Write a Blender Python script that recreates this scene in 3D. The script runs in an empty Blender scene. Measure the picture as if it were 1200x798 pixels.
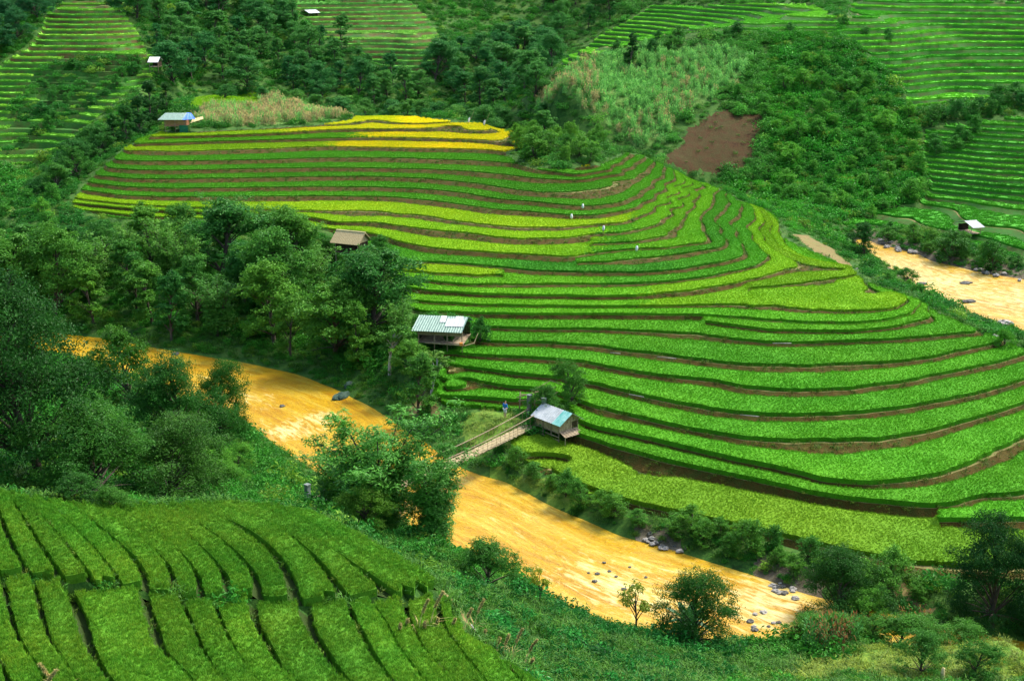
import bpy, bmesh, math, random
import numpy as np
from mathutils import Vector, Matrix
R = math.radians
rng = np.random.default_rng(7)
random.seed(7)
scene = bpy.context.scene
COL = scene.collection

# ------------------------------------------------------------------ camera
H, PITCH, F = 47.0, 16.0, 1650.0          # eye height over the river, tilt, focal length in photo pixels (1200 wide)
cam_d = bpy.data.cameras.new('camera'); cam = bpy.data.objects.new('camera', cam_d); COL.objects.link(cam)
cam.location = (0, 0, H); cam.rotation_euler = (R(90 - PITCH), 0, 0)
cam_d.sensor_width = 36; cam_d.lens = F / 1200 * 36; cam_d.clip_end = 3000; cam_d.clip_start = .5
scene.camera = cam
cP, sP = math.cos(R(PITCH)), math.sin(R(PITCH))

def ray(px, py):
    dx = (px - 600) / F; dy = -(py - 399) / F
    return dx, cP + dy * sP, -sP + dy * cP
def at(px, py, z=None, y=None):
    """world point seen at a photo pixel, at a known height z or forward distance y"""
    dx, dY, dZ = ray(px, py)
    t = (z - H) / dZ if z is not None else y / dY
    return (dx * t, dY * t, H + dZ * t)

# ------------------------------------------------------------------ surveyed contour lines of the main hill
INC = [.75,.5,.75,.7,.7,.65,.65,.6,.55,.3,.45,.3,.4,.45,.3,.35,.45,.35,.4,.35,.4,.6,.62,.64,.66,.66,.66,.66,.66,.4]
ZL = [1.5]
for j, i in enumerate(INC): ZL.append(ZL[-1] + i * (.72 if j < 21 else .85))
ZL = np.array(ZL)
ML = {
0: [(600,529),(630,547),(675,570),(740,592),(780,601),(840,614),(897,627),(975,647),(1020,657),(1075,667),(1110,670),(1200,680),(1300,686)],
1: [(575,497),(610,505),(640,512),(675,520),(695,526),(725,536),(775,550),(825,561),(897,576),(950,589),(1000,597),(1040,601),(1085,606),(1100,612),(1147,614),(1200,614),(1300,612)],
2: [(575,491),(610,498),(640,504),(675,511),(695,518),(725,528),(775,542),(825,553),(897,568),(950,580),(1000,588),(1040,592),(1085,597),(1125,594),(1150,586),(1197,584),(1300,560)],
3: [(512,466),(560,469),(600,472),(624,473),(640,480),(660,491),(680,497),(700,504),(755,516),(800,527),(850,539),(897,548),(932,556),(967,566),(1020,570),(1060,567),(1100,561),(1140,549),(1165,536),(1197,519),(1300,470)],
4: [(520,452),(532,446),(560,450),(600,456),(635,458),(652,463),(667,470),(700,481),(740,491),(790,502),(840,512),(897,520),(937,522),(982,522),(1040,519),(1090,510),(1140,495),(1197,477),(1300,436)],
5: [(522,437),(535,432),(580,437),(615,442),(640,444),(660,446),(697,453),(737,463),(795,476),(840,484),(890,490),(950,490),(1020,486),(1060,481),(1100,474),(1125,469),(1165,459),(1197,449),(1300,415)],
6: [(505,418),(520,416),(580,420),(640,423),(677,426),(700,431),(750,440),(800,446),(840,451),(870,457),(915,461),(950,461),(1000,459),(1060,450),(1100,442),(1150,432),(1180,425),(1210,416)],
7: [(560,402),(590,404),(640,404),(690,408),(737,414),(792,421),(840,428),(900,432),(950,432),(1000,431),(1060,426),(1100,420),(1125,414),(1160,406),(1178,400)],
8: [(555,384),(580,386),(615,387),(700,388),(737,390),(775,392),(820,395),(860,400),(905,404),(950,404),(1000,402),(1060,399),(1100,396),(1150,391)],
9: [(500,372),(555,374),(615,375),(700,375.5),(737,376),(800,376),(822,378),(855,383),(900,388.5),(950,390),(1000,390),(1040,386),(1070,381),(1090,374),(1094,366),(1086,358)],
10:[(500,367),(555,369),(615,370),(700,370),(737,370.5),(800,370.5),(825,371.5),(875,375),(900,378),(950,380),(1000,381),(1040,377),(1065,370),(1073,363)],
11:[(467,352),(500,356),(560,359),(615,360),(700,361),(775,360.5),(850,359.5),(900,361.5),(950,366),(1000,367),(1040,364),(1067,356),(1050,345)],
12:[(467,341),(500,347),(560,351),(615,352.5),(700,354),(755,353),(800,349),(840,344),(872,340),(912,337),(962,332.5),(999,325),(1004,316)],
13:[(467,336),(500,342),(560,346),(615,347.5),(700,349),(755,348),(805,343.5),(855,335),(892,327),(930,316.5),(940,310),(925,303)],
14:[(467,325),(500,331),(540,335),(590,335.5),(640,335.5),(700,335),(737,335),(780,332),(830,326),(880,315),(896,307),(896,299),(885,285),(873,272),(885,256)],
15:[(467,318),(500,322),(560,325),(580,324),(595,321.5),(625,325),(680,325.5),(755,326.5),(805,321),(855,311.5),(878,302),(876,287),(869,270),(866,258),(872,244)],
16:[(465,310),(500,309),(540,311),(590,315.5),(625,319.5),(680,320.5),(755,321),(805,316),(855,307),(872,300),(870,287),(863,270),(864,255),(869,240)],
17:[(462,288),(500,297),(560,301.5),(615,305),(665,308),(680,309),(742,307.5),(780,302.5),(820,295.5),(848,291),(850,282),(840,263),(840,255),(854,241),(855,230),(852,223)],
18:[(462,283),(500,292),(560,296.5),(615,300),(665,303),(700,298),(742,293),(780,292),(805,288),(828,286),(830,279),(820,266),(821,257),(835,241),(838,226),(831,217)],
19:[(390,265),(440,266),(500,275),(540,279),(605,286.5),(660,288),(700,287),(740,285.5),(775,280),(792,268),(805,254),(821,228),(820,216)],
20:[(390,261),(440,262),(500,270.5),(540,274.5),(605,282),(660,281),(690,277),(727,274),(755,270),(780,260),(800,242),(810,225),(810,213)],
21:[(91,234),(145,240),(200,243),(290,246),(380,249),(440,250),(500,256),(540,262),(605,269),(662,269),(680,266.5),(730,262),(762,250),(787,227),(796,210),(795,203)],
22:[(97,224),(145,230),(192,232),(290,231.5),(380,231),(455,232),(500,236),(540,241),(580,247),(630,250),(677,254),(700,253),(730,248),(760,237),(780,221),(791,206),(788,199)],
23:[(104,215),(145,220),(200,222),(290,221),(380,220),(440,220.5),(500,223),(540,227),(580,234),(630,238),(677,243),(710,241),(730,237),(750,228),(766,214),(776,204),(778,196)],
24:[(112,206),(145,210),(180,211),(280,210),(380,208),(440,208),(500,210.5),(555,216),(592,222),(630,227),(677,227.5),(717,222),(747,209),(763,197),(766,190)],
25:[(124,196),(145,200),(200,201),(280,199),(380,197.5),(440,198),(500,199.5),(555,202.5),(592,206),(630,210.5),(677,212),(717,205),(742,193),(752,187),(752,182)],
26:[(134,187),(155,190),(200,190),(280,189),(380,186),(440,186),(500,187.5),(555,189.5),(602,192.5),(630,200),(677,205.5),(715,199),(735,186),(738,180)],
27:[(146,177),(200,179),(280,177),(330,175),(380,173),(440,174),(500,175),(555,176),(585,177.5),(605,183)],
28:[(157,169),(200,168.5),(230,167),(305,165),(380,163),(440,162),(500,163),(555,164.5),(592,167.5),(612,172)],
29:[(175,161),(230,160),(280,158.5),(330,156.5),(380,153),(440,152),(500,151.5),(530,148),(541,144),(538,141)],
30:[(205,156),(230,155.5),(280,153),(330,150.5),(380,147.5),(405,146.5),(440,142),(455,137)],
}
# foreground field: upper set and lower set of terrace edges, falling to the right
FU = [
[(0,581),(15,597),(32,627),(50,657),(64,677)],
[(10,583),(37,597),(52,617),(75,645),(92,667),(101,680)],
[(25,585),(52,594),(75,615),(100,642),(120,667),(134,686)],
[(50,587),(87,602),(107,620),(135,645),(155,667),(165,687)],
[(75,589),(100,597),(125,610),(160,635),(185,657),(200,680),(199,700)],
[(105,592),(140,605),(175,627),(205,652),(225,677),(231,697)],
[(130,593),(150,600),(175,609),(212,630),(237,652),(257,677),(261,700)],
[(150,594),(180,602),(220,615),(250,635),(275,657),(295,685)],
[(180,594),(215,600),(260,615),(297,640),(315,655),(330,680),(337,705)],
[(220,594),(260,600),(300,612),(330,627),(357,652),(380,680),(394,702)],
[(255,593),(300,600),(345,622),(390,652),(425,682),(442,697)],
[(300,595),(325,598),(350,612),(400,642),(450,667),(485,687),(497,695)],
[(345,600),(375,610),(425,635),(475,665),(505,685)],
]
FL = [
[(0,689),(8,725),(20,759),(43,792)],
[(37,689),(43,719),(50,748),(80,792)],
[(63,685),(80,712),(90,752),(110,792)],
[(163,699),(170,729),(183,765),(217,795)],
[(207,705),(223,739),(233,768),(250,795)],
[(248,714),(263,752),(293,795)],
[(290,719),(303,752),(327,792)],
[(350,725),(367,762),(393,795)],
[(402,707),(415,740),(435,777),(450,798)],
[(425,705),(447,730),(465,765),(490,798)],
[(467,702),(475,735),(490,765),(520,798)],
[(505,700),(512,735),(537,770),(560,798)],
]
ZFU = [24.0 - .26 * i for i in range(13)]
ZFL = [23.88 - (24 - z_) * .52 for z_ in (24.7, 24.2, 23.7, 22.5, 21.9, 21.1, 20.4, 19.8, 19.2, 18.75, 18.35, 17.8)]
TRANS = [(-60,668),(0,680),(64,681),(101,684),(134,690),(165,692),(200,703),(231,702),(261,705),(295,700),(320,712),(337,710),(394,706),(442,700),(497,697),(530,690)]

BANK_FAR = [(-40,383),(30,388),(80,392),(130,398),(190,410),(250,420),(300,428),(350,440),(400,460),(430,475),(455,490),(500,520),(530,545),(560,556),(600,568),(640,590),(660,600),(690,612),(730,630),(760,637),(810,652),(850,664),(900,681),(935,694),(1000,710),(1080,728),(1200,752),(1320,778)]
BANK_NEAR = [(-40,404),(30,410),(112,425),(160,447),(187,458),(240,475),(277,485),(303,505),(335,530),(390,565),(450,600),(520,640),(580,672),(610,688),(640,705),(690,722),(740,738),(800,748),(870,752),(905,749),(940,745),(1000,752),(1100,772),(1200,797),(1320,822)]
UP_FAR = [(1004,281),(1030,287),(1060,294),(1100,308),(1150,320),(1200,328),(1300,348)]
UP_NEAR = [(998,296),(1025,304),(1050,318),(1075,340),(1110,358),(1150,372),(1200,390),(1300,425)]

def resample(pts, step):
    pts = np.array(pts, float)
    d = np.r_[0, np.cumsum(np.hypot(*np.diff(pts[:, :2], axis=0).T))]
    n = max(2, int(round(d[-1] / step)) + 1)
    t = np.linspace(0, d[-1], n)
    return np.stack([np.interp(t, d, pts[:, k]) for k in range(pts.shape[1])], 1)
def world_line(pts, z, step=18):
    return np.array([at(x, y, z=z) for x, y in resample(pts, step)])

# stretches where two edges run on top of each other as one taller bank: the lower one is skipped there (photo columns)
TIES = {1: (-999, 1096), 9: (-999, 822), 12: (-999, 872), 15: (588, 9999), 17: (-999, 672), 19: (-999, 690)}
C = []                                     # control points x, y, z
for k, pts in ML.items():
    q = world_line(pts, ZL[k] - .02, 16)
    if k in TIES:
        col = 600 + F * q[:, 0] / (q[:, 1] * cP + (H - q[:, 2]) * sP)
        q = q[(col < TIES[k][0]) | (col > TIES[k][1])]
    C.append(q)
for pts, z in zip(FU, ZFU): C.append(world_line(pts, z, 34))
for pts, z in zip(FL, ZFL): C.append(world_line(pts, z, 40))
for b in (BANK_FAR, BANK_NEAR, UP_FAR, UP_NEAR): C.append(world_line(b, .0, 28))
def centre(a, b, n):
    A, B = world_line(a, 0, 6), world_line(b, 0, 6)
    A = resample(A, 1e-9 + np.hypot(*np.diff(A[:, :2], axis=0).T).sum() / (n - 1))
    B = resample(B, 1e-9 + np.hypot(*np.diff(B[:, :2], axis=0).T).sum() / (n - 1))
    return A, B
rA, rB = centre(BANK_FAR, BANK_NEAR, 26)
uA, uB = centre(UP_FAR, UP_NEAR, 12)
for A, B in ((rA, rB), (uA, uB)):
    m = (A + B) / 2; m[:, 2] = -1.3; C.append(m)
P3 = lambda *a: C.append(np.array([at(px, py, z=z, y=y) for px, py, z, y in a]))
N = None
# main hill: bank shelf, wooded left flank, knoll, right-hand flank
P3((1000,341,ZL[11]+.08,N),(960,350,ZL[11]+.05,N),(1020,345,ZL[11]-.02,N),(645,533,ZL[0]+.12,N),(640,545,1.0,N),(560,530,.9,N),(700,600,.9,N),(800,622,.9,N),(900,650,.9,N),(1000,680,.9,N),(1100,700,1.0,N),(1200,715,1.2,N))
P3((545,500,1.7,N),(580,500,1.75,N),(505,492,1.4,N))
# wooded flank between the left ends of the fields and the river
for px, bpy_, tpy, tz in ((-60,382,235,7),(0,385,240,8),(60,390,240,8.4),(110,396,236,8.9),(150,403,241,8.9),(200,411,243,8.9),(250,420,245,8.9),(300,428,247,8.9),(350,440,256,8.5),(400,460,268,8.2),(440,482,300,7.6),(470,498,352,6.4),(490,512,400,5.0),(505,524,430,3.6)):
    p, q = np.array(at(px, bpy_, z=0)), np.array(at(px, tpy, z=tz))
    for t in ((.3,.28),(.6,.56),(.85,.84)) if q[1] - p[1] > 14 else ((.5,.5),):
        r = p + (q - p) * t[0]; r[2] = tz * t[1]; C.append(r[None])
zt = ZL[26]
P3((640,192,zt+.5,N),(670,180,zt+1.5,N),(660,168,zt+2.4,N),(700,182,zt+1,N),(625,182,zt+.8,N))
zt = ZL[30] + .3
P3((600,155,ZL[28],N),(570,148,ZL[28]+.05,N),(500,139,ZL[29]+.1,N),(330,118,zt+.5,N),(270,136,zt,N),(330,140,zt,N),(400,138,zt,N),(225,121,zt+.5,N),(290,122,zt+.5,N),(260,113,zt+.5,N),(205,148,zt-.2,N),(240,143,zt-.1,N),(180,140,zt-1,N))
P3((900,270,6.5,N),(886,258,6.8,N),(945,285,5.6,N),(965,292,5.1,N),(985,296,4.6,N),(1010,312,3.6,N),(1025,322,3.0,N),(1045,338,2.8,N),(1085,350,3.6,N),(1135,380,3.2,N),(1190,398,3.2,N),(1300,430,3,N),(1018,302,2.2,N),(1040,322,1.5,N),(930,262,3.5,N),(960,275,3.2,N),(985,284,2.6,N))
def P2(*a):
    for px, y, z in a:
        dx, dY, dZ = ray(px, 399); C.append(np.array([[dx * y / cP, y, z]]))
# hollow behind the ridge of the main hill
for px, py, z in ((738,180,ZL[26]),(700,176,ZL[27]),(640,157,ZL[28]),(560,146,ZL[29]),(500,139,ZL[29]),(450,134,ZL[30]),(400,130,ZL[30]),(330,112,ZL[30]+.8),(270,112,ZL[30]+.8),(220,114,ZL[30]+.8),(790,202,ZL[22]),(830,218,ZL[18]),(866,236,ZL[15])):
    q = at(px, py, z=z); C.append(np.array([[q[0] * (1 + 20 / q[1]), q[1] + 20, z - (8 if px < 700 else 6.5)]]))
P2((900,236,3),(950,226,2.4),(150,262,8),(110,252,5),(60,238,1.5),(20,225,.8),(-40,228,1),(180,272,9.5))
P2(*[(px, y, H + ray(px, py)[2] / ray(px, py)[1] * y - 6.5) for px, py, y in ((300,90,322),(300,60,347),(400,85,335),(400,60,357),(500,100,325),(560,90,335),(560,60,360),(620,70,362),(600,20,410),(250,90,312),(280,30,375),(230,60,335),(640,40,395),(330,30,375),(560,110,312),(450,110,316),(350,105,312))])
# left hill, far hill
def plane(px, py, y0, z0, s):
    t = ray(px, py); k = -t[2] / t[1]
    y = (H - z0 + s * y0) / (k + s)
    return (px, py, None, y)
P3(*[plane(px, py, 276, 2.6, .33) for px, py in ((30,200),(0,150),(60,150),(110,110),(0,60),(60,60),(120,60),(170,70),(90,8),(130,10),(40,100),(-60,60),(-60,120),(150,100))])
P3((0,20,N,375),(40,5,N,390),(-60,10,N,380))
P3((450,92,N,348),(500,85,N,352),(400,60,N,366),(530,62,N,364),(480,40,N,378),(380,25,N,396),(450,5,N,416),(560,20,N,420),(520,5,N,424),(365,20,N,398),(620,30,N,420))
# right hill
P3(*[plane(px, py, 243, 2.0, .38) for px, py in ((780,190),(850,150),(720,140),(680,150),(650,130),(740,90),(800,100),(860,90),(900,120),(960,190),(920,60),(990,130),(690,60),(660,75),(760,45),(830,30),(900,30))])
roff = lambda px: float(np.interp(px, [1000, 1045, 1085, 1120, 1150, 1180, 1250], [-16, -13, -3, 3, -1, 3, -2]))
P3(*[plane(px, py, 236 + roff(px), 1.8, .28) for px, py in ((1120,110),(1190,90),(1100,90),(1050,40),(1120,30),(1190,20),(1250,60),(1060,80),(1150,70),(1085,60),(1150,110),(1200,55),(1020,20),(1080,115))])
P3(*[plane(px, py, 236 - (px - 1080) / 120 * 9, 1.8, .28) for px, py in ((1060,205),(1100,235),(1150,200),(1195,165),(1150,150),(1250,200),(1100,175),(1195,225))])
P3((1030,252,2.0,N),(1080,264,2.0,N),(1130,278,1.8,N),(1170,292,1.5,N),(1195,300,1.5,N),(1250,312,1.6,N),(1000,250,1.9,N),(1100,296,1.0,N),(1150,305,1.0,N))
# near slope under the field, near bank, lower right meadow
P3((45,560,15,N),(150,530,12,N),(80,520,10,N),(260,560,8,N),(350,592,3.6,N),(310,535,2,N),(250,500,2.5,N),(130,460,3,N),(30,440,4,N),(-60,450,6,N),(-80,560,17,N),(200,575,11,N),(420,610,5,N),(390,612,8,N))
P3((560,695,15,N),(560,660,8,N),(520,660,9.5,N),(480,640,6.5,N),(600,720,12,N),(620,700,4,N),(650,760,8.5,N),(590,782,18.2,N),(640,797,16,N),(700,780,7,N),(750,760,4,N),(800,790,5,N),(850,770,3,N),(900,770,3,N),(720,740,1.6,N),
   (950,775,3.2,N),(1000,755,2.4,N),(1000,790,3.8,N),(1100,765,2.6,N),(1100,790,3.6,N),(1180,790,3,N),(1180,760,2.6,N),(1300,820,3,N),(900,797,4.5,N),(440,625,7,N))
for px, py, z in ((-40,577,24.3),(20,581,24),(60,585,23.7),(120,592,23),(180,594,22.2),(240,594,21.6),(290,594,21.3),(322,597,21.1),(350,601,20.9),(380,611,20.8),(430,633,20.8),(480,661,20.8),(510,685,20.7),(524,705,20.2)):
    q = np.array(at(px, py, z=z)); C.append(np.array([[q[0] * (1 + 4.5 / q[1]), q[1] + 4.5, z - 3.6]]))
for p in ((0,26,25),(0,10,37),(-14,20,30),(14,24,24),(-30,40,26.5),(-45,60,26),(-60,100,16),(30,45,16),(60,60,6),(110,90,3),(45,70,6),(20,58,12),(0,-40,62),(-120,-40,70),(120,-40,50),(-140,60,40),(150,60,8),
          (-150,150,8),(-160,220,14),(-190,320,30),(-140,430,50),(0,470,45),(120,440,55),(200,340,42),(190,230,16),(170,160,3),(130,135,3),(-300,100,60),(300,100,40),(-350,400,80),(350,400,90),(0,650,110),(-350,700,120),(350,700,130),(-300,-150,90),(300,-150,70)):
    C.append(np.array([p], float))
C = np.concatenate(C)
# where points crowd, keep the first of them
keep = []
for i, p in enumerate(C):
    if keep:
        q = C[keep]; d2 = ((q[:, :2] - p[:2]) ** 2).sum(1)
        if (d2 < .09).any() or ((d2 < 1.1) & (np.abs(q[:, 2] - p[2]) > .12)).any(): continue
    keep.append(i)
C = C[keep]

class MQ:
    """smooth surface through scattered heights"""
    def __init__(s, P, c=2.0, lam=2e-2):
        s.P = P[:, :2].astype(float); s.c2 = c * c; n = len(P)
        D = s.P[:, None] - s.P[None]
        K = -np.sqrt((D ** 2).sum(2) + s.c2) + lam * np.eye(n)
        A = np.zeros((n + 3, n + 3)); A[:n, :n] = K
        A[:n, n] = 1; A[:n, n + 1:] = s.P / 100; A[n:, :n] = A[:n, n:].T
        s.w = np.linalg.solve(A, np.r_[P[:, 2], 0, 0, 0])
    def __call__(s, X, Y):
        X = np.asarray(X, np.float32).ravel(); Y = np.asarray(Y, np.float32).ravel(); out = np.empty(len(X), np.float32)
        px, py, w = s.P[:, 0].astype(np.float32), s.P[:, 1].astype(np.float32), s.w
        for i in range(0, len(X), 4000):
            d = (X[i:i+4000, None] - px) ** 2; d += (Y[i:i+4000, None] - py) ** 2; d += s.c2
            np.sqrt(d, d)
            out[i:i+4000] = -(d @ w[:-3].astype(np.float32)) + w[-3] + (w[-2] * X[i:i+4000] + w[-1] * Y[i:i+4000]) / 100
        return out
mq = MQ(C)
fu_pts = np.concatenate([world_line(p, z, 25) for p, z in zip(FU, ZFU)])
fl_pts = np.concatenate([world_line(p, z, 25) for p, z in zip(FL, ZFL)])
mqU, mqL = MQ(fu_pts, 1.5), MQ(fl_pts, 1.5)

# ------------------------------------------------------------------ grid
def axis(a): return np.concatenate(a)
gx = axis([np.linspace(-420, -130, 30)[:-1], np.arange(-130, 130.01, .5), np.linspace(130, 420, 30)[1:]])
gy = axis([np.linspace(-160, 24, 24)[:-1], np.arange(24, 80, .4), np.arange(80, 250, .5), np.arange(250, 440, .9), np.linspace(440, 760, 30)])
NX, NY = len(gx), len(gy)
GX, GY = np.meshgrid(gx, gy)
Z0 = mq(GX, GY).reshape(NY, NX)
def bil(G, X, Y):
    X = np.asarray(X, float); Y = np.asarray(Y, float)
    i = np.clip(np.searchsorted(gx, X) - 1, 0, NX - 2); j = np.clip(np.searchsorted(gy, Y) - 1, 0, NY - 2)
    a = (X - gx[i]) / (gx[i+1] - gx[i]); b = (Y - gy[j]) / (gy[j+1] - gy[j])
    return (G[j, i] * (1-a) + G[j, i+1] * a) * (1-b) + (G[j+1, i] * (1-a) + G[j+1, i+1] * a) * b
def hit(px, py, G=None):
    """first point of the ground seen through a photo pixel"""
    G = Z0 if G is None else G
    dx, dY, dZ = ray(px, py); t = np.arange(26, 470, .25) / dY
    d = H + dZ * t - bil(G, dx * t, dY * t)
    k = np.argmax(d < 0)
    if d[k] >= 0: k = len(t) - 1
    a = d[k-1] / (d[k-1] - d[k]) if k > 0 else 0
    tt = t[k-1] + (t[k] - t[k-1]) * a
    return np.array([dx * tt, dY * tt, H + dZ * tt])
def poly(pts, extra=()):
    return np.array([hit(x, y)[:2] for x, y in pts] + list(extra))
def inside(P, X, Y):
    X = np.asarray(X); Y = np.asarray(Y); r = np.zeros(X.shape, bool)
    lo, hi = P.min(0), P.max(0); m = (X >= lo[0]) & (X <= hi[0]) & (Y >= lo[1]) & (Y <= hi[1])
    x, y = X[m], Y[m]; q = np.zeros(x.shape, bool)
    for (x1, y1), (x2, y2) in zip(P, np.roll(P, -1, 0)):
        if y1 == y2: continue
        c = ((y1 > y) != (y2 > y)) & (x < (x2 - x1) * (y - y1) / (y2 - y1) + x1)
        q ^= c
    r[m] = q
    return r
def soften(m, n):
    m = m.astype(np.float32)
    for _ in range(2):
        for ax in (0, 1):
            p = np.pad(m, [(n, n) if ax == a else (0, 0) for a in (0, 1)], mode='edge')
            cs = np.cumsum(p, ax); cs = np.concatenate([np.zeros_like(np.take(cs, [0], ax)), cs], ax)
            L = m.shape[ax]; w = 2 * n + 1
            m = (np.take(cs, range(w, w + L), ax) - np.take(cs, range(0, L), ax)) / w
    return m
def vnoise(X, Y, s, seed):
    r = np.random.default_rng(seed); out = 0
    for o in range(3):
        a = r.uniform(0, 6.28, 4); f = s * 2 ** o
        out = out + (np.sin(X * f + a[0] + 1.7 * np.sin(Y * f * .7 + a[1])) * np.sin(Y * f * .9 + a[2] + 1.3 * np.sin(X * f * .6 + a[3]))) / 1.6 ** o
    return out / 2
# ------------------------------------------------------------------ zones of terraced fields
e3 = lambda px, py, z: tuple(at(px, py, z=z)[:2])
MAIN = poly([(594,526),(640,553),(690,578),(740,595),(800,607),(840,617),(897,630),(975,650),(1075,670),(1112,673)],
            [e3(1300,690,1.5), e3(1300,436,ZL[4])] ) 
MAIN = np.concatenate([MAIN, poly([(1196,413),(1178,400),(1150,390),(1118,378),(1094,367),(1080,356),(1050,344),(1010,331),(1001,322),(977,306),(930,288),(915,278),(912,262),(905,252),(888,243),(871,239),(852,227),(830,219),(810,211),(793,203),(770,191),(752,183),
    (738,180),(728,186),(700,195),(660,201),(628,199),(606,193),(592,181),(590,177),(612,172),(640,163),(640,157),(600,155),(565,147),(545,144),(530,144),(490,139),(455,134),(440,134),(415,142),(380,147),(300,152),(230,155),(212,158),(175,160),(157,168),(146,176),(134,186),(124,195),(112,205),(104,214),(97,223),(90,233),
    (85,243),(150,256),(250,256),(330,258),(385,268),(430,290),(458,310),(462,352),(488,366),(552,370),(560,395),(548,405),(512,411),(500,425),(515,440),(505,465),(515,474),(600,480),(628,480),(650,470),(668,464),(678,500),(668,512),(640,514),(610,507)])])
FGP = np.array([e3(*q) for q in ((-40,579,24.3),(0,580,24.1),(60,586.5,23.7),(120,593.5,23),(180,595.5,22.2),(240,596,21.6),(290,596,21.3),(322,599,21.1),(350,603,20.9),(380,613,20.8),(430,635,20.8),(480,663,20.8),(508,686,20.8),(519,699,20.7),(530,730,20.4),(560,768,20),(598,797,19.4),
    (640,850,18.5),(300,900,22),(-80,900,25),(-140,700,26),(-100,570,24.4))])
BACK = {   # name: (polygon, step)
 'left':   (poly([(72,3),(120,3),(147,20),(165,45),(172,66),(195,84),(165,102),(128,125),(100,152),(70,170),(40,192),(0,188),(-20,150),(-20,110),(0,76),(35,56),(52,30)]), 1.05),
 'far':    (poly([(340,3),(480,3),(500,20),(528,55),(515,83),(480,90),(455,82),(420,60),(372,42),(360,25)]), 1.05),
 'upper':  (poly([(770,4),(952,4),(985,36),(890,37),(840,32),(772,44),(742,52),(702,64),(662,84),(645,79),(702,44),(747,20)]), .95),
 'right':  (poly([(1000,4),(1199,4),(1240,40),(1240,108),(1199,112),(1130,117),(1062,127),(1062,106),(1046,86),(1012,56),(986,40),(992,20)]), 1.05),
 'lower':  (poly([(1085,150),(1199,138),(1250,140),(1250,300),(1199,299),(1140,288),(1110,277),(1060,264),(985,262),(1020,248),(1075,240),(1092,215),(1082,190)]), .72),
}
tw = np.array([hit(x, y)[:2] for x, y in resample(TRANS, 20)])
tw = tw[np.argsort(tw[:, 0])]
def trans_y(X): return np.interp(X, tw[:, 0], tw[:, 1])

# lay one row of the grid exactly along the cross bank of the foreground field
for i in np.where((gx > tw[0, 0]) & (gx < tw[-1, 0]))[0]:
    ty = trans_y(gx[i]); j = np.argmin(np.abs(gy - ty)); GY[j, i] = ty - 1e-4
    GY[j + 1, i] = min(GY[j + 1, i], ty + .22); Z0[j:j+2, i] = mq(GX[j:j+2, i], GY[j:j+2, i])
zone = np.zeros((NY, NX), np.int8)             # 1 main, 2 foreground upper, 3 foreground lower, 4.. back
GCOL = 600 + F * GX / np.maximum(GY * cP + (H - Z0) * sP, 1)
Z0 += inside(MAIN, GX, GY) * (vnoise(GX, GY, .5, 71) * .020 + vnoise(GX, GY, 1.3, 72) * .012)
SUBC = [588, 672, 690, 822, 872, 1096]
SUB = 10 + np.digitize(GCOL, SUBC); NS = len(SUBC) + 1
mm = inside(MAIN, GX, GY); zone[mm] = SUB[mm]
fg = inside(FGP, GX, GY); zone[fg & (GY >= trans_y(GX))] = 2; zone[fg & (GY < trans_y(GX))] = 3
for i, (k, (P, st)) in enumerate(BACK.items()): zone[inside(P, GX, GY) & (zone == 0)] = 4 + i
W = np.zeros((NY, NX), np.float32)
for m, n in ((zone >= 10, 2), ((zone == 2) | (zone == 3), 1), ((zone >= 4) & (zone < 10), 1)):
    W = np.maximum(W, np.clip(soften(m, n) * 1.6 - .3, 0, 1))
# a zone value one ring beyond its edge, so the soft edge has levels too
zx = zone.copy()
for _ in range(5):
    for dj, di in ((1,0),(-1,0),(0,1),(0,-1)):
        s = np.roll(zx, (dj, di), (0, 1)); zx = np.where(zx == 0, s, zx)
BF = {**{2: .02, 3: .02}, **{10 + i: .05 for i in range(NS)}}
def olev(k, z):
    if z < 10: return k
    return KS[z][np.clip(np.asarray(k).astype(int) + 1, 0, len(KS[z]) - 1)]
def rfk(k, z):
    k = np.asarray(k, float)
    return np.interp(olev(k, z), [8, 14, 20, 22, 25, 27], [.13, .17, .20, .27, .25, .14]) if z >= 10 else np.full(k.shape, ({2: .22, 3: .18}.get(z, .25)))
HEAD = {**{2: .12, 3: .08}, **{10 + i: .05 for i in range(NS)}}
KS, ZS = {}, {}                                   # levels in use in each column strip of the main hill
edges = [-9999] + SUBC + [9999]
for i in range(NS):
    c_ = (max(edges[i], -900) + min(edges[i+1], 2000)) / 2
    ks = [k for k in range(len(ZL)) if not (k in TIES and TIES[k][0] <= c_ <= TIES[k][1])]
    KS[10 + i] = np.array([-1] + ks + [len(ZL)]); ZS[10 + i] = np.r_[ZL[0] - .6, ZL[ks], ZL[-1] + .5]
ZFLa = np.array(ZFL[::-1]); 
def lin(v, xs, ys):
    o = np.interp(v, xs, ys)
    o = np.where(v > xs[-1], ys[-1] + (v - xs[-1]) * (ys[-1] - ys[-2]) / (xs[-1] - xs[-2]), o)
    return np.where(v < xs[0], ys[0] + (v - xs[0]) * (ys[1] - ys[0]) / (xs[1] - xs[0]), o)
U = np.zeros((NY, NX)); 
for z in KS: m = zx == z; U[m] = lin(Z0[m], ZS[z], np.arange(len(ZS[z])) - 1.)
m = zx == 2; U[m] = (mqU(GX[m], GY[m]) - ZFU[-1]) / .26
m = zx == 3; U[m] = lin(mqL(GX[m], GY[m]), ZFLa, np.arange(len(ZFLa)))
steps = [st for P, st in BACK.values()]
for i, st in enumerate(steps):
    m = zx == 4 + i; U[m] = (Z0[m] + (vnoise(GX[m], GY[m], .05, i) * 1.1 + vnoise(GX[m], GY[m] * .6, .15, i + 9) * .55) * st) / st + (.6 if i == 4 else 0)
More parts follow.
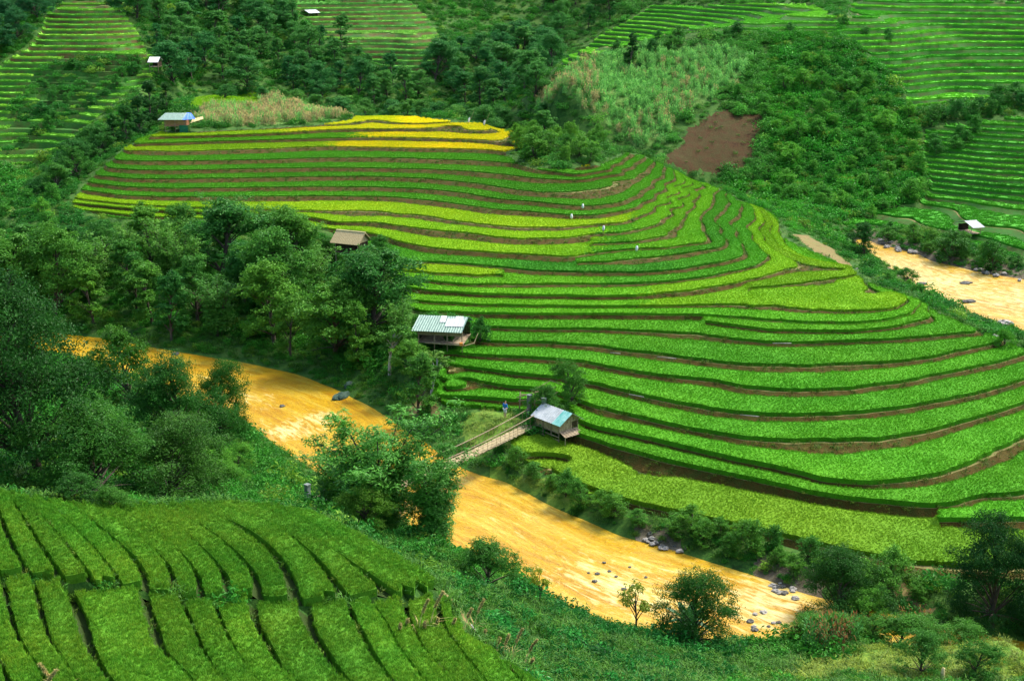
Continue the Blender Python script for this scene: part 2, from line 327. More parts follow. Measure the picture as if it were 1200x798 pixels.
def zlevel(k, z):
    if z >= 10: return lin(k, np.arange(len(ZS[z])) - 1., ZS[z])
    if z == 2: return ZFU[-1] + .26 * k
    if z == 3: return lin(k, np.arange(len(ZFLa)), ZFLa)
    return (k - (.6 if z == 8 else 0)) * steps[z - 4]
def profile(u, z):
    k = np.floor(u + 1e-7); f = np.clip(u - k, 0, 1); r = rfk(k, z)
    t = np.clip((f - (1 - r)) / r, 0, 1)
    return zlevel(k, z) * (1 - t) + zlevel(k + 1, z) * t - .06 * np.clip((f - .02) / .05, 0, 1) * (f < 1 - r + .001)

# ------------------------------------------------------------------ ground mesh: a grid cut exactly along every terrace edge
vid = np.arange(NX * NY).reshape(NY, NX)
a, b, c, d = vid[:-1, :-1].ravel(), vid[:-1, 1:].ravel(), vid[1:, 1:].ravel(), vid[1:, :-1].ravel()
par = (np.add.outer(np.arange(NY - 1), np.arange(NX - 1)).ravel() % 2).astype(bool)
T = np.concatenate([np.where(par[:, None], np.stack([a, b, c], 1), np.stack([a, b, d], 1)), np.where(par[:, None], np.stack([a, c, d], 1), np.stack([b, c, d], 1))])
VX, VY, VZ, VU, VW, VN = GX.ravel().astype(float), GY.ravel().astype(float), Z0.ravel().astype(float), U.ravel().astype(float), W.ravel().astype(float), zx.ravel()
vt = VN[T]; tz = np.where((vt == vt[:, :1]).all(1), vt[:, 0], np.where((vt >= 10).all(1), vt.min(1), 0))
tz[(VW[T].max(1) <= 0)] = 0
parts_T, parts_z = [T[tz == 0]], [np.zeros((tz == 0).sum(), int)]
attrs = [VX, VY, VZ, VU, VW]; zn = VN
for z in sorted(set(tz)):
    if z == 0: continue
    t = T[tz == z]
    if z >= 10:                                      # own copies of the corners, numbered by this strip's levels
        ids, inv_ = np.unique(t, return_inverse=True); n0 = len(attrs[0]); t = inv_.reshape(t.shape) + n0
        attrs = [np.concatenate([x, x[ids]]) for x in attrs]; zn = np.concatenate([zn, np.full(len(ids), z)])
        attrs[3][n0:] = lin(attrs[2][n0:], ZS[z], np.arange(len(ZS[z])) - 1.)
    bf = BF.get(z, .07); done = []
    for _ in range(40):
        if not len(t): break
        u = attrs[3][t]; o = np.argsort(u, 1); t = np.take_along_axis(t, o, 1); u = np.take_along_axis(u, o, 1)
        base = np.floor(u[:, 0] + 1e-6); r_ = rfk(base, z); cand = base[:, None] + np.stack([r_ * 0 + bf, 1 - r_ - HEAD.get(z, .04), 1 - r_, r_ * 0 + 1, r_ * 0 + 1 + bf], 1)
        cand = np.where(cand > u[:, :1] + 1e-5, cand, 1e9); L = cand.min(1)
        sp = L < u[:, 2] - 1e-5
        done.append(t[~sp]); t = t[sp]; u = u[sp]; L = L[sp]
        if not len(t): break
        lo2 = u[:, 1] <= L + 1e-9                       # two corners below
        n0 = len(attrs[0])
        A, B, Cc = t[:, 0], t[:, 1], t[:, 2]
        s1, e1 = A, Cc                                   # cut on A-C always
        s2 = np.where(lo2, B, A); e2 = np.where(lo2, Cc, B)
        new = []
        for at_ in attrs:
            q = []
            for s_, e_ in ((s1, e1), (s2, e2)):
                du = attrs[3][e_] - attrs[3][s_]; w = np.clip((L - attrs[3][s_]) / np.where(du == 0, 1, du), 0, 1)
                q.append(at_[s_] + (at_[e_] - at_[s_]) * w)
            new.append(np.concatenate(q))
        new[3] = np.concatenate([L, L])
        attrs = [np.concatenate([x, y]) for x, y in zip(attrs, new)]; zn = np.concatenate([zn, np.full(2 * len(t), z)])
        p = n0 + np.arange(len(t)); q = p + len(t)
        done.append(np.where(lo2[:, None], np.stack([A, B, q], 1), np.stack([A, q, p], 1)))
        done.append(np.where(lo2[:, None], np.stack([A, q, p], 1), np.zeros_like(t)))
        t = np.concatenate([np.where(lo2[:, None], np.stack([p, q, Cc], 1), np.stack([q, B, Cc], 1)), np.stack([p, q, Cc], 1)[~lo2]])
    t = np.concatenate([x for x in done if len(x)])
    t = t[(t[:, 0] != t[:, 1]) & (t[:, 1] != t[:, 2]) & (t[:, 0] != t[:, 2])]
    parts_T.append(t); parts_z.append(np.full(len(t), z))
T = np.concatenate(parts_T); TZ = np.concatenate(parts_z)
VX, VY, VZ, VU, VW = attrs; cu = VU[T].mean(1)
zf = VZ.copy()
for z in list(range(2, 4 + len(steps))) + list(KS):
    m = (zn == z) & (VW > 0)
    zf[m] = VZ[m] + VW[m] * (profile(VU[m], z) - VZ[m])
wild = np.clip(1 - VW * 1.3, 0, 1) * np.clip((VY - 40) / 40, 0, 1)
zf += wild * (vnoise(VX, VY, .35, 91) * .14 + vnoise(VX, VY, .9, 92) * .06) * np.clip(np.abs(VZ) / 1.2, 0, 1)
key = np.round(VX * 2000).astype(np.int64) * 10 ** 8 + np.round(VY * 2000).astype(np.int64)
_, first, inv = np.unique(key, return_index=True, return_inverse=True)
T = inv[T]; VX, VY, VZ, VU, VW, zf = VX[first], VY[first], VZ[first], VU[first], VW[first], zf[first]
ok = (T[:, 0] != T[:, 1]) & (T[:, 1] != T[:, 2]) & (T[:, 0] != T[:, 2]); T, TZ, cu = T[ok], TZ[ok], cu[ok]
ar = (VX[T[:, 1]] - VX[T[:, 0]]) * (VY[T[:, 2]] - VY[T[:, 0]]) - (VX[T[:, 2]] - VX[T[:, 0]]) * (VY[T[:, 1]] - VY[T[:, 0]])
fl = ar < 0; T[fl] = T[fl][:, ::-1]; q = np.abs(ar) > 1e-7; T, TZ, cu, ar = T[q], TZ[q], cu[q], np.abs(ar)[q]
P = np.stack([VX, VY, zf], 1)
cx, cy = P[T][:, :, 0].mean(1), P[T][:, :, 1].mean(1)
cw = VW[T].mean(1)
ck = np.floor(cu); cf = cu - ck
kind = np.zeros(len(T), np.int8)                # 0 wild 1 planted tread 2 riser 3 bund 4 bare foot of the bank
for z in list(range(2, 4 + len(steps))) + list(KS):
    m = (TZ == z) & (cw > .45); r = rfk(ck[m], z); bf = BF.get(z, .07)
    kind[m] = np.where(cf[m] > 1 - r, 2, np.where(cf[m] < bf, 3, np.where(cf[m] > 1 - r - HEAD.get(z, .04), 4, 1)))
TLEV = ck.copy()
for z in KS: m = TZ == z; TLEV[m] = olev(ck[m], z)
TZ = np.where(TZ >= 10, 1, TZ)
ZF = Z0.copy()                                   # final heights for placing things: look them up on the real triangles
def prof_grid():
    G = Z0.copy().astype(float)
    for z in list(range(2, 4 + len(steps))) + list(KS):
        m = (zx == z) & (W > 0); G[m] += W[m] * (profile(U[m], z) - Z0[m])
    return G
ZF = prof_grid()
def gz(x, y): return float(bil(ZF, np.array([x]), np.array([y]))[0])

# ------------------------------------------------------------------ materials
def mat(name):
    m = bpy.data.materials.new(name); m.use_nodes = True; nt = m.node_tree; nt.nodes.clear(); return m, nt
class NT:
    def __init__(s, nt): s.nt = nt
    def n(s, t, **kw):
        x = s.nt.nodes.new(t)
        for k, v in kw.items():
            if k in x.inputs.keys() if hasattr(x.inputs, 'keys') else False: x.inputs[k].default_value = v
            else: setattr(x, k, v)
        return x
    def l(s, a, b): s.nt.links.new(a, b)
def rgb(c): return (c[0], c[1], c[2], 1)
def ramp(N, fac, stops):
    r = N.n('ShaderNodeValToRGB'); e = r.color_ramp.elements
    while len(e) < len(stops): e.new(.5)
    for el, (p, c) in zip(e, stops): el.position = p; el.color = rgb(c)
    N.l(fac, r.inputs['Fac']); return r.outputs['Color']
def noise(N, vec, scale, detail=4, rough=.6, dist=0):
    x = N.n('ShaderNodeTexNoise'); x.inputs['Scale'].default_value = scale; x.inputs['Detail'].default_value = detail
    x.inputs['Roughness'].default_value = rough; x.inputs['Distortion'].default_value = dist
    if vec is not None: N.l(vec, x.inputs['Vector'])
    return x.outputs['Fac']
def mixc(N, f, a, b, mode='MIX'):
    x = N.n('ShaderNodeMix', data_type='RGBA', blend_type=mode)
    for s, v in ((x.inputs[0], f), (x.inputs[6], a), (x.inputs[7], b)):
        if hasattr(v, 'is_output') or hasattr(v, 'links'): N.l(v, s)
        else: s.default_value = v if not isinstance(v, tuple) else rgb(v)
    return x.outputs[2]
def ground_mat(name, cols, s1=.8, s2=6, bump=.3, rough=.95):
    m, nt = mat(name); N = NT(nt); g = N.n('ShaderNodeNewGeometry').outputs['Position']
    a = noise(N, g, s1, 5, .65, .6); b = noise(N, g, s2, 4, .7)
    mx = N.n('ShaderNodeMath', operation='MULTIPLY_ADD'); N.l(b, mx.inputs[0]); mx.inputs[1].default_value = .6; N.l(a, mx.inputs[2])
    sub = N.n('ShaderNodeMath', operation='SUBTRACT'); N.l(mx.outputs[0], sub.inputs[0]); sub.inputs[1].default_value = .3
    n = len(cols); col = ramp(N, sub.outputs[0], [(.25 + .5 * i / (n - 1), c) for i, c in enumerate(cols)])
    p = N.n('ShaderNodeBsdfPrincipled'); N.l(col, p.inputs['Base Color']); p.inputs['Roughness'].default_value = rough; p.inputs['Specular IOR Level'].default_value = .15
    bp = N.n('ShaderNodeBump'); bp.inputs['Strength'].default_value = bump; bp.inputs['Distance'].default_value = .15; N.l(b, bp.inputs['Height']); N.l(bp.outputs[0], p.inputs['Normal'])
    o = N.n('ShaderNodeOutputMaterial'); N.l(p.outputs[0], o.inputs[0]); return m
M = {}
M['wild']  = ground_mat('wild_ground', [(.012,.035,.006),(.022,.075,.010),(.05,.12,.016),(.07,.10,.025)], .5, 5)
M['mud']   = ground_mat('paddy_mud', [(.02,.035,.006),(.03,.06,.008)], 1, 5)
M['riser'] = ground_mat('terrace_bank', [(.042,.026,.004),(.066,.043,.006),(.048,.046,.006),(.030,.062,.007)], .9, 7, .6)
M['bund']  = ground_mat('field_bund', [(.10,.09,.03),(.17,.15,.05),(.10,.14,.03)], 1.2, 8, .3)
M['riser_far'] = ground_mat('far_terrace_bank', [(.04,.04,.010),(.08,.06,.016),(.045,.11,.02),(.03,.13,.018)], .25, 2.5, .4)
M['riser_right'] = ground_mat('grassy_terrace_bank', [(.04,.055,.010),(.045,.09,.014),(.026,.12,.014),(.06,.12,.018)], .25, 2.5, .4)
M['bare']  = ground_mat('ploughed_soil', [(.028,.014,.005),(.060,.030,.009),(.045,.040,.010),(.075,.048,.014)], .6, 4.5, .9)
M['path']  = ground_mat('earth_path', [(.11,.09,.03),(.18,.14,.05),(.13,.15,.04)], .8, 6, .3)
M['meadow'] = ground_mat('meadow', [(.05,.11,.012),(.10,.19,.02),(.17,.22,.04)], .5, 4, .4)
M['maizeground'] = ground_mat('maize_ground', [(.055,.12,.02),(.09,.19,.035),(.15,.20,.05)], .4, 4, .4)
M['shingle'] = ground_mat('shingle', [(.045,.04,.02),(.10,.085,.05),(.18,.16,.11)], .9, 9, .5)

# areas of other ground
AREA = {
 'bare': [poly([(775,190),(800,165),(822,140),(850,130),(885,131),(903,146),(890,175),(868,200),(840,206),(800,203)])],
 'path': [poly([(930,275),(945,274),(968,287),(990,303),(999,312),(985,312),(965,300),(945,287)]), poly([(478,478),(492,470),(503,486),(515,495),(500,500),(486,494)]),
          poly([(1028,702),(1050,699),(1080,706),(1105,716),(1100,722),(1060,716)]), poly([(541,690),(546,690),(550,722),(566,752),(592,782),(588,785),(560,756),(544,724)])],
 'meadow': [poly([(540,484),(600,484),(612,505),(596,524),(580,528),(548,512)]), poly([(905,797),(930,775),(1000,765),(1100,758),(1199,760),(1240,798)]), poly([(545,548),(600,552),(640,572),(690,600),(660,603),(600,575)]),
            poly([(0,240),(25,246),(22,256),(0,254)]), poly([(213,127),(240,113),(300,110),(333,113),(334,119),(300,126),(240,130)]) ],
 'maizeground': [poly([(622,134),(650,95),(700,72),(760,55),(800,58),(850,62),(880,70),(870,95),(835,110),(800,138),(775,165),(745,170),(720,150),(690,140)]),
                 poly([(225,146),(240,128),(300,127),(345,119),(400,127),(430,133),(400,141),(330,147),(260,150)])],
}
matlist = ['wild','mud','riser','bund','riser_far','riser_right','bare','path','meadow','maizeground','shingle']
jx = cx + vnoise(cx, cy, .35, 61) * 1.6; jy = cy + vnoise(cx, cy, .35, 62) * 2.4
mi = np.zeros(len(T), np.int32)
mi[(kind == 1) | (kind == 4)] = 1; mi[kind == 2] = 2; mi[kind == 3] = 3
farz = (TZ >= 4)
mi[farz & (kind == 2)] = 4; mi[((TZ >= 6) | ((TZ == 4) & (P[T][:, :, 2].mean(1) < 19))) & (kind == 2)] = 5; mi[((TZ == 2) | (TZ == 3)) & (kind >= 2)] = 1; mi[farz & ((kind == 1) | (kind == 4))] = 5; mi[farz & (kind == 3)] = 3
lowz = (TZ == 0) & (P[T][:, :, 2].mean(1) < .9) & (cy < 250) & (cy > 80); mi[lowz] = 0
ccol = 600 + F * cx / (cy * cP + H * sP); mi[lowz & (((ccol > 745) & (ccol < 800)) | ((ccol > 885) & (ccol < 965))) & (cy < 130)] = 10; mi[lowz & (cy > 165) & (ccol > 1000)] = 10
for nm, ps in AREA.items():
    for q in ps: mi[inside(q, jx, jy) & (kind == 0)] = matlist.index(nm)

def obj_from(name, V, Fc, mats, midx=None, smooth=False, parent=None):
    me = bpy.data.meshes.new(name)
    Fc = np.asarray(Fc); n = Fc.shape[1]
    me.vertices.add(len(V)); me.vertices.foreach_set('co', np.asarray(V, np.float32).ravel())
    me.loops.add(Fc.size); me.loops.foreach_set('vertex_index', Fc.astype(np.int32).ravel())
    me.polygons.add(len(Fc)); me.polygons.foreach_set('loop_start', np.arange(0, Fc.size, n, dtype=np.int32))
    if midx is not None: me.polygons.foreach_set('material_index', np.asarray(midx, np.int32))
    me.polygons.foreach_set('use_smooth', np.full(len(Fc), smooth))
    for m in mats: me.materials.append(m)
    me.update(calc_edges=True); me.validate()
    o = bpy.data.objects.new(name, me); COL.objects.link(o)
    if parent: o.parent = parent
    return o
ground = obj_from('ground', P, T, [M[k] for k in matlist], mi, smooth=False)
ground['kind'] = 'structure'; ground['label'] = 'terraced hillsides and valley ground'; del ground['label']

# ------------------------------------------------------------------ river
def water_mat():
    m, nt = mat('muddy_water'); N = NT(nt)
    uv = N.n('ShaderNodeUVMap'); uv.uv_map = 'flow'
    g = N.n('ShaderNodeNewGeometry').outputs['Position']
    mp = N.n('ShaderNodeMapping'); mp.inputs['Scale'].default_value = (.09, .5, 1); N.l(uv.outputs[0], mp.inputs[0])
    mp2 = N.n('ShaderNodeMapping'); mp2.inputs['Scale'].default_value = (.55, 1.6, 1); N.l(uv.outputs[0], mp2.inputs[0])
    st = noise(N, mp.outputs[0], 1.0, 4, .6, 1.2); rp = noise(N, mp2.outputs[0], 1.0, 5, .62, .8)
    base = ramp(N, st, [(.3, (.33,.165,.003)), (.5, (.41,.245,.007)), (.7, (.47,.34,.04))])  # pale end of the ramp paints sky sheen into the water colour
    base = mixc(N, ramp(N, rp, [(.36, (.35,.35,.35)), (.52, (0,0,0))]), base, (.24,.105,.003))
    att = N.n('ShaderNodeAttribute', attribute_name='foam').outputs['Fac']  # real foam, plus painted sky sheen in mid river
    fo = N.n('ShaderNodeMath', operation='MULTIPLY_ADD'); N.l(att, fo.inputs[0]); fo.inputs[1].default_value = .5; N.l(rp, fo.inputs[2])
    fr = ramp(N, fo.outputs[0], [(.72, (0,0,0)), (.95, (1,1,1))])
    col = mixc(N, fr, base, (.60,.49,.20))
    p = N.n('ShaderNodeBsdfPrincipled'); N.l(col, p.inputs['Base Color']); p.inputs['Roughness'].default_value = .30; p.inputs['IOR'].default_value = 1.33; p.inputs['Specular IOR Level'].default_value = .35
    b1 = N.n('ShaderNodeBump'); b1.inputs['Strength'].default_value = .55; b1.inputs['Distance'].default_value = .25; N.l(rp, b1.inputs['Height'])
    fine = noise(N, g, 2.2, 5, .65, .4)
    b2 = N.n('ShaderNodeBump'); b2.inputs['Strength'].default_value = .7; b2.inputs['Distance'].default_value = .2; N.l(fine, b2.inputs['Height']); N.l(b1.outputs[0], b2.inputs['Normal'])
    N.l(b2.outputs[0], p.inputs['Normal'])
    o = N.n('ShaderNodeOutputMaterial'); N.l(p.outputs[0], o.inputs[0]); return m
M['water'] = water_mat()
def river(name, A, B, foam_sheen_fn, n=90, mcr=22, ext=2.5):
    L = lambda Q: resample(Q, np.hypot(*np.diff(Q[:, :2], axis=0).T).sum() / (n - 1))[:n]
    A, B = L(A), L(B); n = min(len(A), len(B)); A, B = A[:n], B[:n]
    for _ in range(4): A[1:-1] = (A[:-2] + 2 * A[1:-1] + A[2:]) / 4; B[1:-1] = (B[:-2] + 2 * B[1:-1] + B[2:]) / 4
    dv = (B - A); ln = np.linalg.norm(dv, axis=1, keepdims=True); A2, B2 = A - dv / ln * ext, B + dv / ln * ext
    t = np.linspace(0, 1, mcr)
    V = A2[:, None] * (1 - t[None, :, None]) + B2[:, None] * t[None, :, None]
    s = np.r_[0, np.cumsum(np.linalg.norm(np.diff((A + B) / 2, axis=0), axis=1))]
    uvs = np.stack([np.repeat(s[:, None], mcr, 1), np.linalg.norm(V - (A2[:, None]), axis=2)], 2).reshape(-1, 2)
    V = V.reshape(-1, 3); V[:, 2] = 0.02 + vnoise(V[:, 0], V[:, 1], .5, 5) * .03
    idx = np.arange(n * mcr).reshape(n, mcr)
    Q = np.stack([idx[:-1, :-1].ravel(), idx[:-1, 1:].ravel(), idx[1:, 1:].ravel(), idx[1:, :-1].ravel()], 1)
    v = V[Q]; 
    if np.cross(v[0, 1] - v[0, 0], v[0, 2] - v[0, 0])[2] < 0: Q = Q[:, ::-1]
    o = obj_from(name, V, Q, [M['water']], smooth=True); me = o.data
    ul = me.uv_layers.new(name='flow'); li = np.empty(len(me.loops), np.int32); me.loops.foreach_get('vertex_index', li)
    ul.data.foreach_set('uv', uvs[li].astype(np.float32).ravel())
    fa = me.attributes.new('foam', 'FLOAT', 'POINT'); fa.data.foreach_set('value', foam_sheen_fn(V).astype(np.float32))
    o['kind'] = 'structure'; return o
def blob(V, spots):
    f = np.zeros(len(V))
    for px, py, r, a in spots:
        q = np.array(at(px, py, z=0)); f = np.maximum(f, a * np.exp(-((V[:, 0] - q[0]) ** 2 + (V[:, 1] - q[1]) ** 2) / r ** 2))
    return f
river('river', world_line(BANK_FAR, 0, 8), world_line(BANK_NEAR, 0, 8), lambda V: blob(V, [(375,490,3,.8),(340,505,4,.75),(290,470,6,.45),(250,440,7,.3),(720,690,3.5,.8),(690,670,5,.55),(740,680,6,.5),(780,705,5,.6),(890,715,4,.8),(905,700,5,.7),(860,690,5,.5),(640,610,7,.3),(600,600,6,.3)]))  # last two spots are sky sheen painted as pale colour, the rest foam
river('river_bend', world_line(UP_FAR, 0, 8), world_line(UP_NEAR, 0, 8), lambda V: blob(V, [(1060,312,14,.62),(1110,328,12,.72),(1140,345,12,.6),(1180,350,14,.6),(1200,370,10,.5)]), 60, 26)

# ------------------------------------------------------------------ light
SUN_EL, SUN_AZ = 54, 50            # azimuth measured from +Y (away from the camera) towards +X
w = bpy.data.worlds.new('World'); scene.world = w; w.use_nodes = True; nt = w.node_tree; nt.nodes.clear(); N = NT(nt)
sky = N.n('ShaderNodeTexSky', sky_type='NISHITA'); sky.sun_disc = False; sky.sun_elevation = R(SUN_EL); sky.sun_rotation = R(SUN_AZ); sky.air_density = 1.0; sky.dust_density = 3.0
bg = N.n('ShaderNodeBackground'); bg.inputs['Strength'].default_value = .12; N.l(sky.outputs[0], bg.inputs[0])
o = N.n('ShaderNodeOutputWorld'); N.l(bg.outputs[0], o.inputs[0])
sd = bpy.data.lights.new('sun', 'SUN'); sd.energy = 1.5; sd.angle = R(12.0); sd.color = (1, .95, .86)
so = bpy.data.objects.new('sun', sd); COL.objects.link(so)
dirv = Vector((math.sin(R(SUN_AZ)) * math.cos(R(SUN_EL)), math.cos(R(SUN_AZ)) * math.cos(R(SUN_EL)), math.sin(R(SUN_EL))))
so.rotation_euler = dirv.to_track_quat('Z', 'Y').to_euler(); so.location = dirv * 300
scene.view_settings.view_transform = 'Standard'; scene.view_settings.look = 'None'; scene.view_settings.exposure = 1.84; scene.view_settings.gamma = 1
scene.render.engine = 'CYCLES'
try:
    scene.cycles.max_bounces = 6; scene.cycles.diffuse_bounces = 3; scene.cycles.glossy_bounces = 2; scene.cycles.transmission_bounces = 4; scene.cycles.transparent_max_bounces = 8
except Exception: pass

# ------------------------------------------------------------------ leaves, tufts, scattered ground cover
def leaf_quads(pos, nrm, size, asp=.55, fold=.25, g=None):
    """one folded diamond per leaf"""
    n = len(pos); g = g or rng
    nrm = nrm / (np.linalg.norm(nrm, axis=1, keepdims=True) + 1e-9)
    r = g.normal(size=(n, 3)); t = np.cross(nrm, r); t /= np.linalg.norm(t, axis=1, keepdims=True) + 1e-9
    b = np.cross(nrm, t); s = np.asarray(size).reshape(-1, 1) * np.ones((n, 1))
    v = np.stack([pos - t * s * .5, pos + b * s * asp * .5 + nrm * s * fold * .3, pos + t * s * .5 - nrm * s * fold, pos - b * s * asp * .5 + nrm * s * fold * .3], 1)
    return v.reshape(-1, 3), np.arange(4 * n).reshape(n, 4)
def blades(n, size, h, wd, bend, g, spread=.5):
    """upright bent blades over a square patch"""
    p = np.c_[g.uniform(-spread, spread, (n, 2)) * size, np.zeros(n)]
    a = g.uniform(0, 6.283, n); hh = h * g.uniform(.75, 1.15, n); w = wd * g.uniform(.7, 1.3, n)
    d = np.c_[np.cos(a), np.sin(a), np.zeros(n)]; s = np.c_[-np.sin(a), np.cos(a), np.zeros(n)]
    bd = bend * g.uniform(.3, 1.3, n)
    up = np.array([0, 0, 1.])
    m = p + up * (hh * .62)[:, None] + d * (bd * hh * .25)[:, None]; tip = p + up * (hh * (1 - .3 * bd))[:, None] + d * (bd * hh * .8)[:, None]
    V = np.stack([p, m + s * w[:, None], tip, m - s * w[:, None]], 1)
    return V.reshape(-1, 3), np.arange(4 * n).reshape(n, 4)
def leaf_mat(name, mode, cols=None, trans=.3, spec=.3, rough=.5, var=.35):
    """mode 'obj': tint from the object's colour; 'inst': tint from the scatter point"""
    m, nt = mat(name); N = NT(nt)
    if mode == 'inst': base = N.n('ShaderNodeAttribute', attribute_name='tint', attribute_type='INSTANCER').outputs['Color']
    elif mode == 'obj': base = N.n('ShaderNodeObjectInfo').outputs['Color']
    else:
        x = N.n('ShaderNodeRGB'); x.outputs[0].default_value = rgb(cols); base = x.outputs[0]
    tone = N.n('ShaderNodeAttribute', attribute_name='tone', attribute_type='GEOMETRY').outputs['Fac']
    k = N.n('ShaderNodeMath', operation='MULTIPLY_ADD'); N.l(tone, k.inputs[0]); k.inputs[1].default_value = 2 * var; k.inputs[2].default_value = 1 - var
    cmb = N.n('ShaderNodeCombineColor'); 
    kr = N.n('ShaderNodeMath', operation='POWER'); N.l(k.outputs[0], kr.inputs[0]); kr.inputs[1].default_value = 1.6
    N.l(kr.outputs[0], cmb.inputs[0]); N.l(k.outputs[0], cmb.inputs[1]); N.l(k.outputs[0], cmb.inputs[2])
    col = mixc(N, 1.0, base, cmb.outputs[0], 'MULTIPLY')
    p = N.n('ShaderNodeBsdfPrincipled'); N.l(col, p.inputs['Base Color']); p.inputs['Roughness'].default_value = rough; p.inputs['Specular IOR Level'].default_value = spec
    t = N.n('ShaderNodeBsdfTranslucent'); N.l(col, t.inputs['Color'])
    mx = N.n('ShaderNodeMixShader'); mx.inputs[0].default_value = trans; N.l(p.outputs[0], mx.inputs[1]); N.l(t.outputs[0], mx.inputs[2])
    o = N.n('ShaderNodeOutputMaterial'); N.l(mx.outputs[0], o.inputs[0]); return m
M['leaf'] = leaf_mat('foliage', 'obj', trans=.3, spec=.14)
M['cover'] = leaf_mat('cover_foliage', 'inst', trans=.3, spec=.12)
M['rice'] = leaf_mat('rice_leaves', 'inst', trans=.38, spec=.08, rough=.6, var=.32)

def mesh_only(name, V, Fc, m, tone=None, smooth=False):
    o = obj_from(name, V, Fc, [m], smooth=smooth); COL.objects.unlink(o)
    if tone is not None:
        a = o.data.attributes.new('tone', 'FLOAT', 'POINT'); a.data.foreach_set('value', np.asarray(tone, np.float32))
    return o
def scatter(name, protos, pts, rot, sc, tint, pick, label, cat):
    me = bpy.data.meshes.new(name); n = len(pts)
    me.vertices.add(n); me.vertices.foreach_set('co', np.asarray(pts, np.float32).ravel())
    def A(nm, ty, v, key): a = me.attributes.new(nm, ty, 'POINT'); a.data.foreach_set(key, np.asarray(v, np.float32 if ty != 'INT' else np.int32).ravel())
    A('rot', 'FLOAT_VECTOR', rot, 'vector'); A('sc', 'FLOAT_VECTOR', sc, 'vector'); A('pick', 'INT', pick, 'value')
    A('tint', 'FLOAT_COLOR', np.c_[tint, np.ones(n)], 'color')
    o = bpy.data.objects.new(name, me); COL.objects.link(o)
    co = bpy.data.collections.new(name + '_kinds')
    for p in protos: co.objects.link(p)
    ng = bpy.data.node_groups.new(name + '_nodes', 'GeometryNodeTree')
    ng.interface.new_socket('Geometry', in_out='INPUT', socket_type='NodeSocketGeometry'); ng.interface.new_socket('Geometry', in_out='OUTPUT', socket_type='NodeSocketGeometry')
    gi = ng.nodes.new('NodeGroupInput'); go = ng.nodes.new('NodeGroupOutput'); ip = ng.nodes.new('GeometryNodeInstanceOnPoints'); ci = ng.nodes.new('GeometryNodeCollectionInfo')
    ci.inputs['Collection'].default_value = co; ci.inputs['Separate Children'].default_value = True; ci.inputs['Reset Children'].default_value = True
    ip.inputs['Pick Instance'].default_value = True
    def attr(nm, ty):
        a = ng.nodes.new('GeometryNodeInputNamedAttribute'); a.data_type = ty; a.inputs['Name'].default_value = nm; return a.outputs['Attribute']
    L = ng.links.new
    L(gi.outputs[0], ip.inputs['Points']); L(ci.outputs[0], ip.inputs['Instance']); L(attr('pick', 'INT'), ip.inputs['Instance Index'])
    L(attr('rot', 'FLOAT_VECTOR'), ip.inputs['Rotation']); L(attr('sc', 'FLOAT_VECTOR'), ip.inputs['Scale']); L(ip.outputs[0], go.inputs[0])
    md = o.modifiers.new('scatter', 'NODES'); md.node_group = ng
    o['kind'] = 'stuff'; o['label'] = label; o['category'] = cat
    return o
def sample_faces(mask, dens, g):
    f = np.where(mask)[0]; A = ar[f] / 2; n = g.poisson(A * dens)
    f = np.repeat(f, n); u, v = g.random(len(f)), g.random(len(f)); s = u + v > 1; u[s], v[s] = 1 - u[s], 1 - v[s]
    q = P[T[f]]; return q[:, 0] + (q[:, 1] - q[:, 0]) * u[:, None] + (q[:, 2] - q[:, 0]) * v[:, None], f
def even(q, f, cell):
    """at most one point per cell, so that plants stand evenly spaced"""
    k = np.floor(q[:, 0] / cell).astype(np.int64) * 100003 + np.floor(q[:, 1] / cell).astype(np.int64); _, i = np.unique(k, return_index=True); return q[i], f[i]
pxcol = lambda q: 600 + F * q[:, 0] / (q[:, 1] * cP + (H - q[:, 2]) * sP)
pxrow = lambda q: 399 + F * ((H - q[:, 2]) * cP - q[:, 1] * sP) / (q[:, 1] * cP + (H - q[:, 2]) * sP)
inview = lambda q, m=40: (pxcol(q) > -m) & (pxcol(q) < 1200 + m) & (pxrow(q) > -m * 2) & (pxrow(q) < 798 + m)
def tone_rep(g, n): return np.repeat(g.random(n), 4)

# rice: a dense stand on every tread (top and cut front), with loose blades over it
def stand_mat():
    m, nt = mat('rice_stand'); N = NT(nt); g_ = N.n('ShaderNodeNewGeometry').outputs['Position']
    base = N.n('ShaderNodeAttribute', attribute_name='tint').outputs['Color']
    mp = N.n('ShaderNodeMapping'); mp.inputs['Scale'].default_value = (1, 1, .22); N.l(g_, mp.inputs[0])
    a = noise(N, mp.outputs[0], 26, 3, .75); b = noise(N, mp.outputs[0], 2.2, 4, .65)
    k = N.n('ShaderNodeMath', operation='MULTIPLY_ADD'); N.l(a, k.inputs[0]); k.inputs[1].default_value = .9; k.inputs[2].default_value = .36
    k2 = N.n('ShaderNodeMath', operation='MULTIPLY_ADD'); N.l(b, k2.inputs[0]); k2.inputs[1].default_value = .3; N.l(k.outputs[0], k2.inputs[2])
    cb = N.n('ShaderNodeCombineColor'); [N.l(k2.outputs[0], cb.inputs[i]) for i in range(3)]
    col = mixc(N, 1.0, base, cb.outputs[0], 'MULTIPLY')
    p = N.n('ShaderNodeBsdfPrincipled'); N.l(col, p.inputs['Base Color']); p.inputs['Roughness'].default_value = .8; p.inputs['Specular IOR Level'].default_value = .08
    bp = N.n('ShaderNodeBump'); bp.inputs['Strength'].default_value = .6; bp.inputs['Distance'].default_value = .06; N.l(a, bp.inputs['Height']); N.l(bp.outputs[0], p.inputs['Normal'])
    o = N.n('ShaderNodeOutputMaterial'); N.l(p.outputs[0], o.inputs[0]); return m
M['stand'] = stand_mat()
